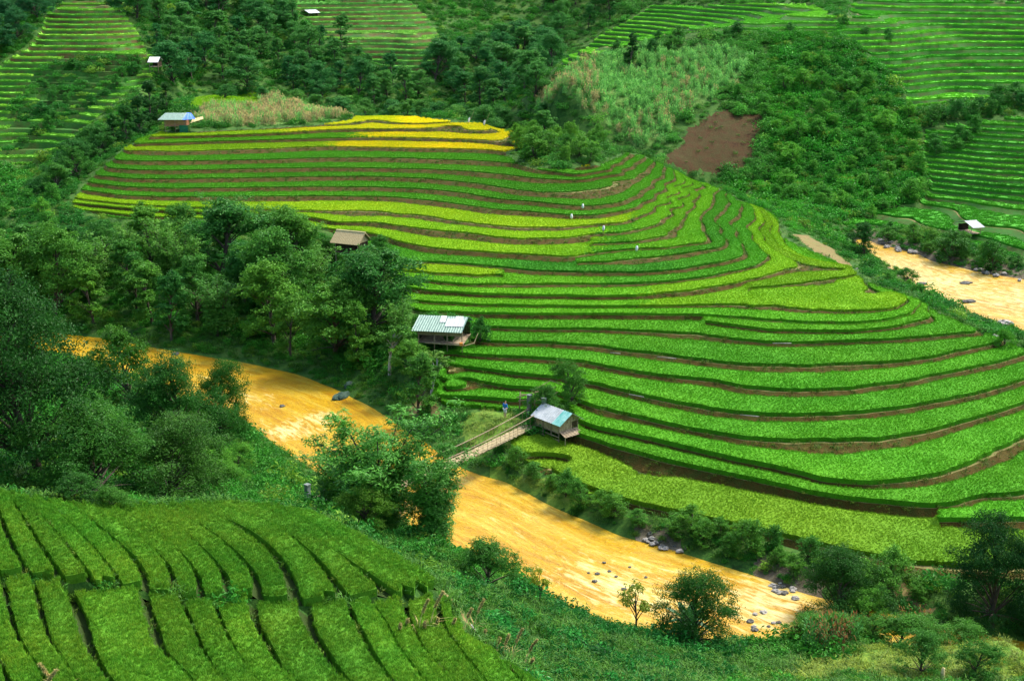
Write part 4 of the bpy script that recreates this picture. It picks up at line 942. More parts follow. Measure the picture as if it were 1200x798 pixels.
lone(1230, 735, 600, PTHICK[0], 'very dark tree half outside the picture at the lower right', 'broadleaf_tree', (.012,.06,.016), .8)
lone(1080, 790, 742, PBUSHN[1], 'small leafy bush in the lower right meadow', 'shrub', (.035,.14,.025), 1.1, cat='shrub')
lone(1140, 797, 752, PBUSHN[0], 'dark leafy bush at the bottom edge of the meadow', 'shrub', (.03,.13,.02), 1.2, cat='shrub')
lone(670, 474, 424, PBUSHN[0], 'round green tree standing among terraces behind the bridge hut', 'broadleaf_tree', (.035,.13,.02), .95)
lone(640, 494, 452, PBUSHN[1], 'dark shrub behind the wooden gate beside the bridge hut', 'shrub', (.03,.12,.02), .9, cat='shrub')
lone(458, 438, 378, PTHIN[0], 'slender pale trunked tree leaning on the slope left of the tin hut', 'slender_tree', (.05,.16,.03), 1.3)
lone(506, 465, 412, PTHIN[1], 'slender white trunked tree below the long tin roofed hut', 'slender_tree', (.10,.22,.06), 1.2)
lone(562, 402, 372, PBUSH[0], 'dark bush at the right gable of the long tin roofed hut', 'shrub', (.02,.10,.02), .8, cat='shrub')
lone(528, 412, 390, PBUSH[1], 'low bush in front of the long tin roofed hut', 'shrub', (.03,.12,.02), .9, cat='shrub')
lone(738, 82, 38, PC[0], 'single dark conical tree above the maize slope', 'conical_tree', (.016,.075,.018), 1.0)
lone(1012, 302, 262, PB[0], 'dark round tree where the upper river goes out of sight', 'broadleaf_tree', (.016,.085,.018), 1.0)
lone(1065, 338, 314, PBUSHN[0], 'round green bush on the bank at the near side of the upper river', 'shrub', (.03,.14,.02), 1.1, cat='shrub')
lone(1176, 408, 384, PBUSHN[1], 'bright bush where the fields end by the upper river', 'shrub', (.05,.20,.02), 1.0, cat='shrub')
lone(1112, 305, 272, PBUSH[0], 'wide dark bush on the far bank below the white field hut', 'shrub', (.03,.12,.025), 1.3, cat='shrub')
lone(1162, 318, 282, PBUSH[1], 'tall bush on the far bank right of the white field hut', 'shrub', (.025,.12,.022), 1.0, cat='shrub')
for px, py, top, t in ((136,170,122,(.016,.09,.02)), (150,172,122,(.02,.10,.022)), (178,150,98,(.018,.085,.022)), (196,148,112,(.02,.09,.02)), (166,160,108,(.016,.08,.022))):
    lone(px, py, top, PC[0] if px < 150 else PS[px % 3], 'tall dark tree in the group left of the hut with the blue sheet', 'tall_tree', t, 1.0, 'tall dark trees by the hut with the blue sheet', z=11.5)
for px, py, top, tt_ in ((388,322,280,(.03,.12,.02)), (414,320,287,(.04,.15,.02)), (446,318,276,(.03,.13,.02)), (400,312,284,(.035,.14,.02)), (427,312,284,(.04,.14,.02))):
    lone(px, py, top, PB[px % 4], 'green tree standing right in front of the thatched hut', 'broadleaf_tree', tt_, 1.1, 'trees in front of the thatched hut')
for k, px in enumerate((950, 985, 1018, 1052, 1090, 1128)):
    lone(px, 752 + 2 * k, 716 + 4 * (k % 3), PBUSHN[k % 2], 'leafy bush behind the drying corn row at the river end', 'shrub', (.04,.15,.02), 1.5, 'bushes behind the corn row', cat='shrub', z=1.6)
# woods
lf = np.array([at(px, py, z=.5)[:2] for px, py in ((-60,383),(60,390),(130,397),(250,419),(350,438),(430,472),(470,497),(500,514))] + [at(px, py, z=z)[:2] for px, py, z in ((512,470,4),(505,440,5),(488,398,5.5),(455,350,7),(452,320,8),(425,298,8),(385,275,9),(330,266,9.2),(250,263,9.2),(150,262,9),(88,248,9),(40,225,6),(-60,235,6))])
OUT = [(-60,270),(0,262),(40,258),(70,262),(100,256),(150,250),(196,228),(212,214),(240,226),(262,206),(300,214),(326,222),(340,262),(352,262),(385,288),(420,292),(440,276),(466,282),(472,345),(480,385),(500,420),(520,450)]
n1 = wood(lf, 105, 5.2, (7, 12), PB + PW + PS, 'dense green tree in the wood along the far bank of the river', 'trees in the riverside wood', 'woodland_tree', ((.018,.095,.022), (.055,.16,.022)), OUT, 2.5)
gy_ = W2([(92,240,9),(112,206,9),(140,184,9),(165,160,11),(200,140,12),(215,150,12),(175,115,12),(125,140,8),(95,165,7),(65,205,5),(30,245,3),(40,265,3)])
OUTG = [(20,245),(50,205),(80,175),(110,150),(140,138),(175,112),(215,112),(240,120)]
n2 = wood(gy_, 26, 4.2, (5, 9), PB + PS, 'dark tree in the gully left of the upper terraces', 'trees in the gully', 'woodland_tree', ((.014,.08,.02), (.035,.13,.022)), OUTG, 2.)
vf = poly([(190,92),(215,108),(250,110),(330,108),(350,118),(440,128),(500,136),(560,142),(610,150),(630,120),(650,85),(645,66),(690,40),(740,10),(750,2),(640,2),(640,60),(560,60),(530,75),(520,92),(480,98),(440,90),(415,68),(370,48),(352,28),(335,12),(320,2),(135,2),(165,30),(180,62),(200,75)])
lo_, hi_ = vf.min(0), vf.max(0)
yb = [np.array([q[0], q[1]]) for q in C if 238 < q[1] < 300 and -75 < q[0] < 12 and q[2] < 9.5]
vf2 = np.array([at(px, 100, y=y)[:2] for px, y in ((210,292),(300,292),(400,290),(500,286),(600,272),(640,262),(655,285),(640,310),(560,330),(480,330),(380,325),(280,312),(215,305))])
n3 = wood(vf2, 45, 6.0, (7, 10), PB + PS, 'dark green tree in the hollow behind the ridge of the middle hill', 'trees in the hollow behind the ridge', 'woodland_tree', ((.018,.10,.03), (.05,.155,.03)), [(200,100),(280,98),(330,104),(420,112),(500,118),(600,124),(660,118)], 2.5)
n4 = wood(vf, 105, 6.2, (6, 10), PB + PS, 'dark green tree in the wood filling the valley between the far hills', 'trees in the far valley wood', 'woodland_tree', ((.016,.10,.035), (.04,.145,.035)), None)
tl = poly([(0,2),(62,2),(40,40),(10,62),(0,66)], [at(-60, 60, y=330)[:2], at(-60, 2, y=400)[:2]])
n5 = wood(tl, 24, 6.5, (7, 10), PB, 'very dark tree in the wood at the upper left behind the left hill', 'trees in the upper left wood', 'woodland_tree', ((.012,.075,.035), (.022,.10,.035)), None)
# bushes
def bushes(region, n, dmin, hr, label, group, tints, name='shrub', protos=PBUSH, outline=None):
    return wood(region, n, dmin, hr, protos, label, group, name, tints, outline, .6, 4000, 'shrub', (.9, 1.3))
bushes(lf, 24, 2.6, (1.8, 3.6), 'low bush under the trees of the riverside wood', 'bushes under the riverside wood', ((.03,.14,.022), (.06,.19,.024)))
kn = poly([(612,190),(600,180),(625,165),(650,160),(690,168),(715,178),(725,186),(700,193),(660,198)])
bushes(kn, 28, 2.6, (2.4, 4.2), 'rounded bush crowding the knoll at the right end of the ridge', 'bushes on the knoll', ((.03,.12,.02), (.06,.17,.022)))
hs = poly([(905,205),(880,215),(900,232),(960,245),(1010,255),(1080,236),(1085,190),(1060,130),(1000,90),(960,70),(900,100),(860,115),(905,150)])
bushes(hs, 74, 3.6, (1.8, 4.0), 'leafy bush on the overgrown shoulder of the right hill', 'bushes on the shoulder of the right hill', ((.030,.145,.022), (.062,.205,.026)))
hg = poly([(1070,150),(1190,118),(1199,130),(1090,148)]); bushes(hg, 10, 3.2, (2.6, 4.2), 'dark bush in the hedge between upper and lower right terraces', 'bushes in the upper right hedge', ((.014,.09,.02), (.03,.12,.022)))
hg2 = poly([(1080,175),(1150,150),(1155,165),(1085,188)]); bushes(hg2, 6, 3.2, (2.4, 3.6), 'dark bush in the short hedge across the lower right terraces', 'bushes in the lower right hedge', ((.016,.10,.02), (.03,.13,.022)))
rbk = np.array([at(px, py, z=1)[:2] for px, py in ((555,552),(600,564),(640,585),(690,606),(760,632),(850,658),(935,688),(1000,703),(1090,715),(1090,690),(1000,668),(900,640),(800,617),(740,604),(690,590),(640,562),(600,540))])
bushes(rbk, 62, 1.8, (1.2, 2.7), 'green bush on the bank below the lowest field', 'bushes below the lowest field', ((.025,.11,.02), (.06,.17,.025)))
ub = np.array([at(px, py, z=1.2)[:2] for px, py in ((1036,285),(1100,303),(1199,325),(1199,310),(1100,285),(1040,272))]); bushes(ub, 14, 3.0, (1.5, 3.2), 'bush among the rocks on the far bank of the upper river', 'bushes on the far bank of the upper river', ((.025,.11,.022), (.05,.15,.025)))
unb = poly([(1022,318),(1045,334),(1075,350),(1110,372),(1150,384),(1185,398),(1195,394),(1150,376),(1110,362),(1070,340),(1048,322)]); bushes(unb, 14, 1.8, (.8, 1.8), 'small bush along the edge of the fields above the upper river', 'small bushes above the upper river', ((.03,.13,.02), (.05,.18,.025)))
nb = poly([(10,540),(100,560),(200,585),(240,592),(330,560),(340,540),(290,520),(230,545),(120,500),(90,470),(20,500)]); bushes(nb, 13, 3.0, (1.6, 3.4), 'bush in the thicket between the foreground field and the river', 'bushes in the near thicket', ((.03,.12,.02), (.06,.18,.025)), protos=PBUSHN)
lh = poly([(20,110),(40,80),(100,65),(165,62),(170,75),(120,95),(80,125),(30,140),(5,135)]); bushes(LHW, 7, 3.2, (1.4, 2.8), 'dark bush between the terraces of the left hill', 'bushes on the left hill', ((.016,.10,.025), (.03,.13,.025)))
bushes(LHB, 10, 2.8, (1.6, 3.2), 'dark bush in the diagonal gully across the left hill', 'bushes in the gully of the left hill', ((.016,.10,.02), (.03,.13,.022)))
bushes(poly([(845,42),(990,38),(1040,60),(1050,40),(985,30),(900,38)]), 6, 3.4, (1.6, 2.8), 'dark bush along the foot of the upper middle terraces', 'bushes below the upper middle terraces', ((.014,.09,.02), (.03,.13,.022)))
bushes(poly([(700,70),(745,48),(850,36),(850,46),(790,62),(740,92),(712,84)]), 6, 3.4, (1.8, 3.2), 'dark bush at the top edge of the maize slope', 'bushes above the maize slope', ((.014,.085,.02), (.03,.12,.022)))
print('WOODS', n1, n2, n3, n4, n5, len(placed))
# ------------------------------------------------------------------ huts, bridge, stones and small things
def flat_mat(name, c1, c2, scale=3, rough=.8, spec=.2, stretch=(1, 1, 1), c3=None, metallic=0.):
    m, nt = mat(name); N = NT(nt); g_ = N.n('ShaderNodeTexCoord').outputs['Object']
    mp = N.n('ShaderNodeMapping'); mp.inputs['Scale'].default_value = stretch; N.l(g_, mp.inputs[0])
    st = [(.35, c1), (.62, c2)] + ([(.72, c3)] if c3 else [])
    col = ramp(N, noise(N, mp.outputs[0], scale, 5, .7, .5), st)
    p = N.n('ShaderNodeBsdfPrincipled'); N.l(col, p.inputs['Base Color']); p.inputs['Roughness'].default_value = rough; p.inputs['Specular IOR Level'].default_value = spec; p.inputs['Metallic'].default_value = metallic
    o = N.n('ShaderNodeOutputMaterial'); N.l(p.outputs[0], o.inputs[0]); return m
M['tin_white'] = flat_mat('white_tin', (.33,.36,.34), (.52,.54,.51), 1.6, .45, .4, (1, 1, 1))
M['tin_green'] = flat_mat('weathered_green_tin', (.08,.16,.125), (.20,.32,.25), 2.6, .55, .3, (2, .7, 1), (.10,.12,.09))
M['tin_teal'] = flat_mat('teal_sheet', (.10,.36,.30), (.26,.52,.44), 2, .5)
M['wood'] = flat_mat('old_wood', (.13,.095,.055), (.33,.26,.165), 3, .85, .15, (1, 1, 6))
M['bamboo'] = flat_mat('dry_bamboo', (.20,.155,.07), (.38,.31,.16), 3, .7, .25)
M['dark'] = flat_mat('smoky_boards', (.018,.013,.008), (.05,.035,.02), 3, .9, .1)  # very dark mottled brown for hut walls
M['thatch'] = flat_mat('thatch', (.24,.19,.09), (.44,.36,.19), 4, .95, .1, (6, 1, 1))
M['blue'] = flat_mat('blue_sheet', (.02,.10,.50), (.05,.20,.68), 2, .4, .4)
M['concrete'] = flat_mat('grey_concrete', (.10,.13,.11), (.22,.26,.23), 2.5, .85, .2)
M['rock'] = flat_mat('river_rock', (.035,.038,.032), (.13,.125,.10), 2, .8, .3, c3=(.05,.08,.03))
M['palerock'] = flat_mat('pale_rock', (.15,.14,.115), (.36,.34,.29), 2.5, .8, .3)
M['mossrock'] = flat_mat('mossy_rock', (.012,.03,.02), (.03,.075,.045), 2, .8, .3, c3=(.05,.07,.05))
M['white'] = flat_mat('white_cloth', (.62,.60,.56), (.82,.80,.76), 3, .8)
M['orange'] = flat_mat('orange_cloth', (.60,.16,.03), (.72,.28,.05), 3, .8)
M['cloth_blue'] = flat_mat('blue_cloth', (.02,.13,.38), (.03,.22,.52), 4, .8)
M['skin'] = flat_mat('skin', (.42,.24,.15), (.50,.30,.20), 3, .6)
M['hair'] = flat_mat('black_hair', (.010,.009,.008), (.025,.02,.018), 5, .6)
M['straw'] = flat_mat('straw', (.42,.34,.13), (.62,.52,.24), 5, .8)
M['rust'] = flat_mat('rusty_boards', (.20,.08,.035), (.36,.18,.09), 3, .85, .15, (1, 1, 4))
class MB:
    def __init__(s): s.V, s.F = [], []
    def quad(s, *p):
        o = len(s.V); s.V += [tuple(q) for q in p]; s.F.append(list(range(o, o + len(p))))
    def box(s, c, d, rz=0., tilt=None):
        c = Vector(c); m = Matrix.Rotation(rz, 3, 'Z')
        if tilt is not None: m = m @ tilt
        o = len(s.V)
        for i in (-1, 1):
            for j in (-1, 1):
                for k in (-1, 1): s.V.append(tuple(c + m @ Vector((i * d[0] / 2, j * d[1] / 2, k * d[2] / 2))))
        s.F += [[o+a for a in f] for f in ((0,1,3,2),(4,6,7,5),(0,4,5,1),(2,3,7,6),(0,2,6,4),(1,5,7,3))]
    def bar(s, a, b, r, sides=6, r2=None):
        V, Fc = tubes([[(*a, r), (*((Vector(a) + Vector(b)) / 2), (r + (r2 or r)) / 2), (*b, r2 or r)]], sides); o = len(s.V)
        s.V += [tuple(v) for v in V]; s.F += [[o + i for i in f] for f in Fc]
        s.F.append([o + i for i in range(sides)][::-1]); s.F.append([o + 2 * sides + i for i in range(sides)])
    def path(s, pts, sides=6):
        V, Fc = tubes([pts], sides); o = len(s.V); s.V += [tuple(v) for v in V]; s.F += [[o + i for i in f] for f in Fc]
    def sheet(s, a, b, c, d, n=24, amp=.025, th=.02):
        """corrugated sheet a-b along the eave, d-c along the ridge, with thickness"""
        a, b, c, d = map(Vector, (a, b, c, d)); nr = (b - a).cross(d - a).normalized(); o = len(s.V)
        if nr.z < 0: nr = -nr
        for sd in (0, 1):
            for i in range(n + 1):
                t = i / n; w = nr * (amp * math.cos(math.pi * i) + (0 if sd else -th))
                s.V.append(tuple(a.lerp(b, t) + w)); s.V.append(tuple(d.lerp(c, t) + w))
        m = 2 * (n + 1)
        for i in range(n):
            q = o + 2 * i; s.F.append([q, q+2, q+3, q+1]); s.F.append([q+m, q+m+1, q+m+3, q+m+2]); s.F.append([q, q+m, q+m+2, q+2]); s.F.append([q+1, q+3, q+m+3, q+m+1])
        s.F.append([o, o+1, o+m+1, o+m]); e = o + 2 * n; s.F.append([e, e+m, e+m+1, e+1])
    def build(s, name, m, parent=None, smooth=False):
        me = bpy.data.meshes.new(name); me.from_pydata(s.V, [], s.F); me.materials.append(m)
        if smooth: me.polygons.foreach_set('use_smooth', [True] * len(me.polygons))
        me.update(); o = bpy.data.objects.new(name, me); COL.objects.link(o)
        if parent: o.parent = parent
        return o
def thing(name, label, cat, loc, rz=0., group=None):
    o = bpy.data.objects.new(name, None); COL.objects.link(o); o.empty_display_size = .5; o.location = loc; o.rotation_euler = (0, 0, rz)
    o['label'] = label; o['category'] = cat
    if group: o['group'] = group
    return o
def tag(o, label, cat, group=None):
    o['label'] = label; o['category'] = cat
    if group: o['group'] = group
    return o
def ridge_frame(r0, r1, zr, e0, ze):
    """ridge end pixels at height zr and one eave pixel at height ze -> centre, yaw, length, half width"""
    A, B, E = (Vector(at(*r0, z=zr)), Vector(at(*r1, z=zr)), Vector(at(*e0, z=ze)))
    d = (B - A); L = d.length; d.normalize(); n = Vector((d.y, -d.x, 0)); hw = abs((E - A).dot(n))
    return (A + B) / 2, math.atan2(d.y, d.x), L, hw
def hut_body(t, L, W, zf, zw, z0, posts, wall=None, wallm='wood', boards=9, floor=True):
    """posts down to the ground z0, floor at zf, board walls up to zw (all in the hut's own frame)"""
    for x in posts:
        for y in (-W / 2, W / 2):
            b = MB(); b.bar((x, y, z0), (x + random.uniform(-.03, .03), y, zw), .055, 6); b.build('post', M['wood'], t, True)
    if floor:
        b = MB(); n = 10
        for i in range(n): b.box((-L/2 + (i + .5) * L / n, 0, zf), (L / n * .93, W * 1.04, .05))
        b.build('floor', M['wood'], t)
    if wall:
        b = MB()
        for x0, y0, x1, y1 in wall:
            ln = math.hypot(x1 - x0, y1 - y0); n = max(2, int(ln / .2)); a = math.atan2(y1 - y0, x1 - x0)
            for i in range(n):
                q = (i + .5) / n; b.box((x0 + (x1 - x0) * q, y0 + (y1 - y0) * q, (zf + zw) / 2 + random.uniform(-.02, .02)), (ln / n * .9, .03, zw - zf - .06), a)
        b.build('wall', M[wallm], t)

# --- hut by the bridge
zg = 1.7; c, yaw, L, hw = ridge_frame((637,472), (668,483.5), zg + 3.0, (625,486.5), zg + 2.1)
print('HUT1', c, math.degrees(yaw), L, hw)
hw = min(max(hw, 1.2), 2.0)
t = thing('raised_hut', 'raised plank hut with white tin roof beside the bridge end', 'hut', (c.x, c.y, zg), yaw)
lx, ly = L / 2, hw
b = MB(); b.sheet((-lx-.1,-ly-.15,2.05), (lx*.55,-ly-.15,2.05), (lx*.55,0,3.0), (-lx-.1,0,3.0), 20); b.sheet((-lx-.1,ly+.15,2.05), (lx+.3,ly+.15,2.05), (lx+.3,.02,3.0), (-lx-.1,.02,3.0), 24); rf = b.build('roof', M['tin_white'], t)
b = MB(); b.sheet((lx*.55+.01,-ly-.17,2.06), (lx+.3,-ly-.17,2.06), (lx+.3,0,3.01), (lx*.55+.01,0,3.01), 7); b.build('roof_sheet', M['tin_teal'], rf)
hut_body(t, L * .92, hw * 1.7, 1.15, 2.05, -.3, (-L * .44, -L * .15, L * .15, L * .44), [(-L*.46,-hw*.83,L*.46,-hw*.83), (-L*.46,hw*.83,L*.46,hw*.83), (-L*.46,-hw*.83,-L*.46,hw*.83), (L*.46,-hw*.83,L*.46,hw*.3)], 'bamboo')
b = MB()
for i in range(7):
    y = -hw*.75 + i * hw*.25; b.box((L*.47, y, 2.05 + (1 - abs(y) / hw) * .42), (.03, hw*.22, (1 - abs(y) / hw) * .84 + .05))
b.build('gable', M['bamboo'], t)
b = MB(); b.sheet((L*.46,-hw*.9,1.35), (L*.46,hw*.7,1.35), (L*.46+.9,hw*.7,1.0), (L*.46+.9,-hw*.9,1.0), 12, .02); b.build('porch_roof', M['wood'], t)
for y in (-hw*.85, hw*.65):
    b = MB(); b.bar((L*.46+.82, y, -.3), (L*.46+.82, y, 1.05), .045); b.build('post', M['bamboo'], t)
b = MB()
for z in (.22, .5, .8): b.bar((-L*.46, -hw*.9, z), (L*.46, -hw*.9, z), .04)
b.box((0, -hw*.98, .08), (L*.95, .5, .06)); b.build('lower_rail', M['bamboo'], t)

# --- long hut with patched green roof
zg = gz(*at(520, 402, z=3.6)[:2]); c, yaw, L, hw = ridge_frame((491.5,369), (549,371.5), zg + 3.0, (484,388), zg + 1.95)
print('HUT2', c, math.degrees(yaw), L, hw, zg)
hw = min(max(hw, 1.3), 2.6)
t = thing('long_hut', 'long open hut with rusty green tin roof patched with white sheets', 'hut', (c.x, c.y, zg), yaw)
lx, ly = L / 2, hw
b = MB(); b.sheet((-lx-.3,-ly,1.95), (lx-.2,-ly,1.95), (lx,0,3.0), (-lx,0,3.0), 40, .03); b.sheet((-lx,ly,1.95), (lx,ly,1.95), (lx,.02,3.0), (-lx,.02,3.0), 40, .03); rf = b.build('roof', M['tin_green'], t)
sl = lambda y: 3.06 - (3.0 - 1.95) * abs(y) / ly
for x0, x1, y0, y1 in ((lx*.18, lx*.92, -ly*.66, -ly*.16), (lx*.5, lx*.82, -ly*.16, -.02), (-lx*.08, lx*.15, -ly*.42, -.05)):
    b = MB(); b.sheet((x0,y0,sl(y0)), (x1,y0,sl(y0)), (x1,y1,sl(y1)), (x0,y1,sl(y1)), 8, .012); b.build('roof_patch', M['tin_white'], rf)
hut_body(t, L * .94, hw * 1.5, .55, 2.0, -.4, (-L*.44, -L*.12, L*.14, L*.44), [(-L*.46,hw*.7,L*.46,hw*.7), (-L*.46,-hw*.7,-L*.46,hw*.7)], 'dark')
b = MB(); b.box((0,-hw*.74,1.62), (L*.92,.05,.5)); b.build('front_board', M['wood'], t)
b = MB(); b.bar((-L*.3,-hw*.8,.55), (L*.5,-hw*.85,.45), .06); b.bar((L*.5,-hw*.85,.45), (L*.66,-hw*.6,.6), .05); b.bar((L*.66,-hw*.6,.5), (L*.72,-hw*.3,1.5), .045); b.build('railing', M['bamboo'], t)
b = MB(); b.box((L*.43,-hw*.86,.62), (.34,.25,.3), .3); tag(b.build('orange_bundle', M['orange'], None), 'small orange bundle at the right end of the long tin hut', 'bundle'); bo = bpy.data.objects['orange_bundle']; bo.location = t.location; bo.rotation_euler = t.rotation_euler

# --- thatched hut among the trees
zr = 11.3; c, yaw, L, hw = ridge_frame((396,271), (427,274), zr, (390,284), zr - 1.1); zg = gz(c.x, c.y)
print('HUT3', c, math.degrees(yaw), L, hw, zg)
hw = min(max(hw, 1.5), 2.8); h_ = max(2.6, c.z - zg)
t = thing('thatched_hut', 'thatched hut half hidden by the trees of the riverside wood', 'hut', (c.x, c.y, c.z - h_), yaw)
lx, ly = L / 2, hw
b = MB()
for s in (-1, 1):
    for k in range(4):
        y0, y1 = s * ly * (1.05 - k * .25), s * ly * max(0, .72 - k * .25); zz = lambda y: h_ - 1.15 * abs(y) / ly + .05 + .02 * k
        b.sheet((-lx-.2,y0,zz(y0)), (lx+.15,y0,zz(y0)), (lx+.15,y1,zz(y1)+.06), (-lx-.2,y1,zz(y1)+.06), 36, .018, .09)
rf = b.build('roof', M['thatch'], t)
b = MB(); b.bar((-lx-.2,0,h_+.12), (lx+.15,0,h_+.12), .13, 8); b.build('ridge_cap', M['straw'], rf)
b = MB(); b.quad((lx*.92,-ly*.8,h_-1.1), (lx*.92,ly*.8,h_-1.1), (lx*.92,0,h_-.1)); b.quad((lx*.88,-ly*.8,h_-1.1), (lx*.88,0,h_-.1), (lx*.88,ly*.8,h_-1.1)); b.build('gable', M['bamboo'], t)
hut_body(t, L * .9, hw * 1.5, h_ - 2.4, h_ - 1.05, -.6, (-L*.42, L*.42), [(-L*.44,-hw*.74,L*.44,-hw*.74), (L*.44,-hw*.74,L*.44,hw*.74), (-L*.44,hw*.74,L*.44,hw*.74)], 'dark')

# --- hut with the blue sheet on the hilltop
zg = gz(*hit(207, 151, ZF)[:2]); c, yaw, L, hw = ridge_frame((194,132.5), (219,132.5), zg + 3.1, (187,140), zg + 2.1)
print('HUT4', c, math.degrees(yaw), L, hw, zg)
hw = min(max(hw, 2.0), 3.2)
t = thing('hilltop_hut', 'hilltop hut with mossy tin roof and a bright blue sheet', 'hut', (c.x, c.y, zg), yaw)
lx, ly = L / 2, hw
b = MB(); b.sheet((-lx-1.0,-ly,2.1), (lx-.4,-ly,2.1), (lx,0,3.1), (-lx,0,3.1), 28, .03); b.sheet((-lx-1,ly,2.1), (lx+1,ly,2.1), (lx,.02,3.1), (-lx,.02,3.1), 28, .03); rf = b.build('roof', M['tin_green'], t)
b = MB(); b.sheet((lx-.4,-ly-.05,2.1), (lx+1.7,-ly*.5,2.15), (lx+.7,.2,3.05), (lx,0,3.14), 6, .01); b.build('blue_sheet', M['blue'], rf)
hut_body(t, L * 1.0, hw * 1.5, .9, 2.15, -.8, (-L*.46, 0, L*.46), [(-L*.5,-hw*.75,L*.5,-hw*.75), (L*.5,-hw*.75,L*.5,hw*.75)], 'rust')
b = MB(); b.sheet((lx+.9,-ly*.9,1.55), (lx+3.0,-ly*.2,2.1), (lx+2.6,ly*.4,2.4), (lx+.9,ly*.2,2.0), 8, .02); b.build('side_awning', M['straw'], t)
b = MB(); b.box((lx*.8,-ly*.8,.3), (1.5,.06,1.6)); b.build('green_panel', flat_mat('green_boards', (.012,.10,.05), (.02,.16,.08)), t)

# --- far field huts
def field_hut(r0, r1, e0, gpx, label, hz, rise, roofm, name='field_hut', gable=True):
    zg = gz(*hit(*gpx, ZF)[:2]); c, yaw, L, hw = ridge_frame(r0, r1, zg + hz, e0, zg + hz - rise); print('FH', c, math.degrees(yaw), L, hw, zg)
    hw = min(max(hw, 1.1), 2.4); t = thing(name, label, 'hut', (c.x, c.y, zg), yaw); lx, ly = L / 2, hw
    b = MB(); b.sheet((-lx,-ly,hz-rise), (lx,-ly,hz-rise), (lx,0,hz), (-lx,0,hz), 20, .025); b.sheet((-lx,ly,hz-rise), (lx,ly,hz-rise), (lx,.02,hz), (-lx,.02,hz), 20, .025); b.build('roof', M[roofm], t)
    hut_body(t, L * .85, hw * 1.4, .5, hz - rise, -.8, (-L*.4, L*.4), [(-L*.42,hw*.66,L*.42,hw*.66)] + ([(L*.42,-hw*.66,L*.42,hw*.66)] if gable else []), 'dark')
    return t
field_hut((175.5,67), (188,67), (170,75.5), (182,78), 'grey roofed field hut on the edge of the left hill', 2.6, 1.0, 'tin_white')
field_hut((356.5,12), (370,11.5), (359,18.5), (365,24), 'small white roofed hut at the top beside the far terraces', 2.6, .8, 'tin_white')
field_hut((1130,259), (1144,258), (1133,268), (1138,276), 'small white roofed stilt hut above the upper river', 2.3, .7, 'tin_white', gable=False)

# --- footbridge
A, B = Vector(at(628, 502, z=2.0)), Vector(at(372, 604, z=3.0))
A.z = max(2.0, gz(A.x, A.y) + .1); B = Vector(at(372, 604, z=max(3.0, gz(B.x, B.y) + .1)))
d = B - A; Lb = d.length; yb_ = math.atan2(d.y, d.x); print('BRIDGE', A, B, Lb, gz(A.x, A.y), gz(B.x, B.y))
t = thing('footbridge', 'narrow hanging footbridge of bamboo slats across the yellow river', 'bridge', A, yb_)
dz = B.z - A.z; sag = lambda s: dz * s - .9 * 4 * s * (1 - s) * .5
n = 90; bw = 1.25
b = MB()
for i in range(n):
    s = (i + .5) / n; b.box((Lb * s, random.uniform(-.04, .04), sag(s)), (Lb / n * .8, bw * random.uniform(.95, 1.08), .05), random.uniform(-.03, .03))
b.build('deck', M['bamboo'], t)
b = MB()
for y in (-.5, .5): b.path([(Lb * s, y, sag(s) - .09, .05) for s in np.linspace(0, 1, 24)])
b.build('bearer', M['wood'], t)
rail = lambda s: sag(s) + .95 + .35 * (2 * s - 1) ** 2
for y in (-.68, .68):
    b = MB(); b.path([(Lb * s, y, rail(s), .045) for s in np.linspace(0, 1, 30)]); cb = b.build('cable', M['wood'], t, True)
    b = MB()
    for s in np.linspace(.02, .98, 44): b.bar((Lb * s, y, sag(s)), (Lb * s, y, rail(s)), .018, 4)
    b.build('hanger', M['bamboo'], cb)
for x, hh in ((-.1, 2.5), (Lb + .1, 2.4)):
    for y in (-.85, .85):
        b = MB(); b.box((x, y, (sag(0 if x < 0 else 1)) + hh / 2 - .5), (.34, .34, hh + 1.0)); b.box((x, y, (sag(0 if x < 0 else 1)) + hh + .03), (.42, .42, .10)); b.build('pillar', M['concrete'], t)
# bamboo gate frame beside the pillars
q = Vector(at(634, 492, z=1.9)); t = thing('bamboo_fence', 'tangled bamboo pole fence between the bridge pillars and the hut', 'fence', (q.x, q.y, gz(q.x, q.y)), .25)
for k, (a, c2) in enumerate((((-2.4,.2,1.5),(1.6,.4,2.2)), ((-2.2,.3,1.1),(1.4,.5,1.2)), ((-1.6,.1,.6),(1.8,.3,1.7)), ((-.9,.4,1.9),(1.2,1.0,2.7)), ((1.2,1.0,2.7),(2.4,.9,2.2)), ((-2.0,.5,1.7),(.6,.2,1.4)))):
    b = MB(); b.bar(a, c2, .05, 6, .035); b.build('rail', M['bamboo'], t, True)
for x in (-2.1, -.6, 1.1): b = MB(); b.bar((x,.3,-.2), (x+.1,.35,2.0), .06); b.build('post', M['wood'], t, True)

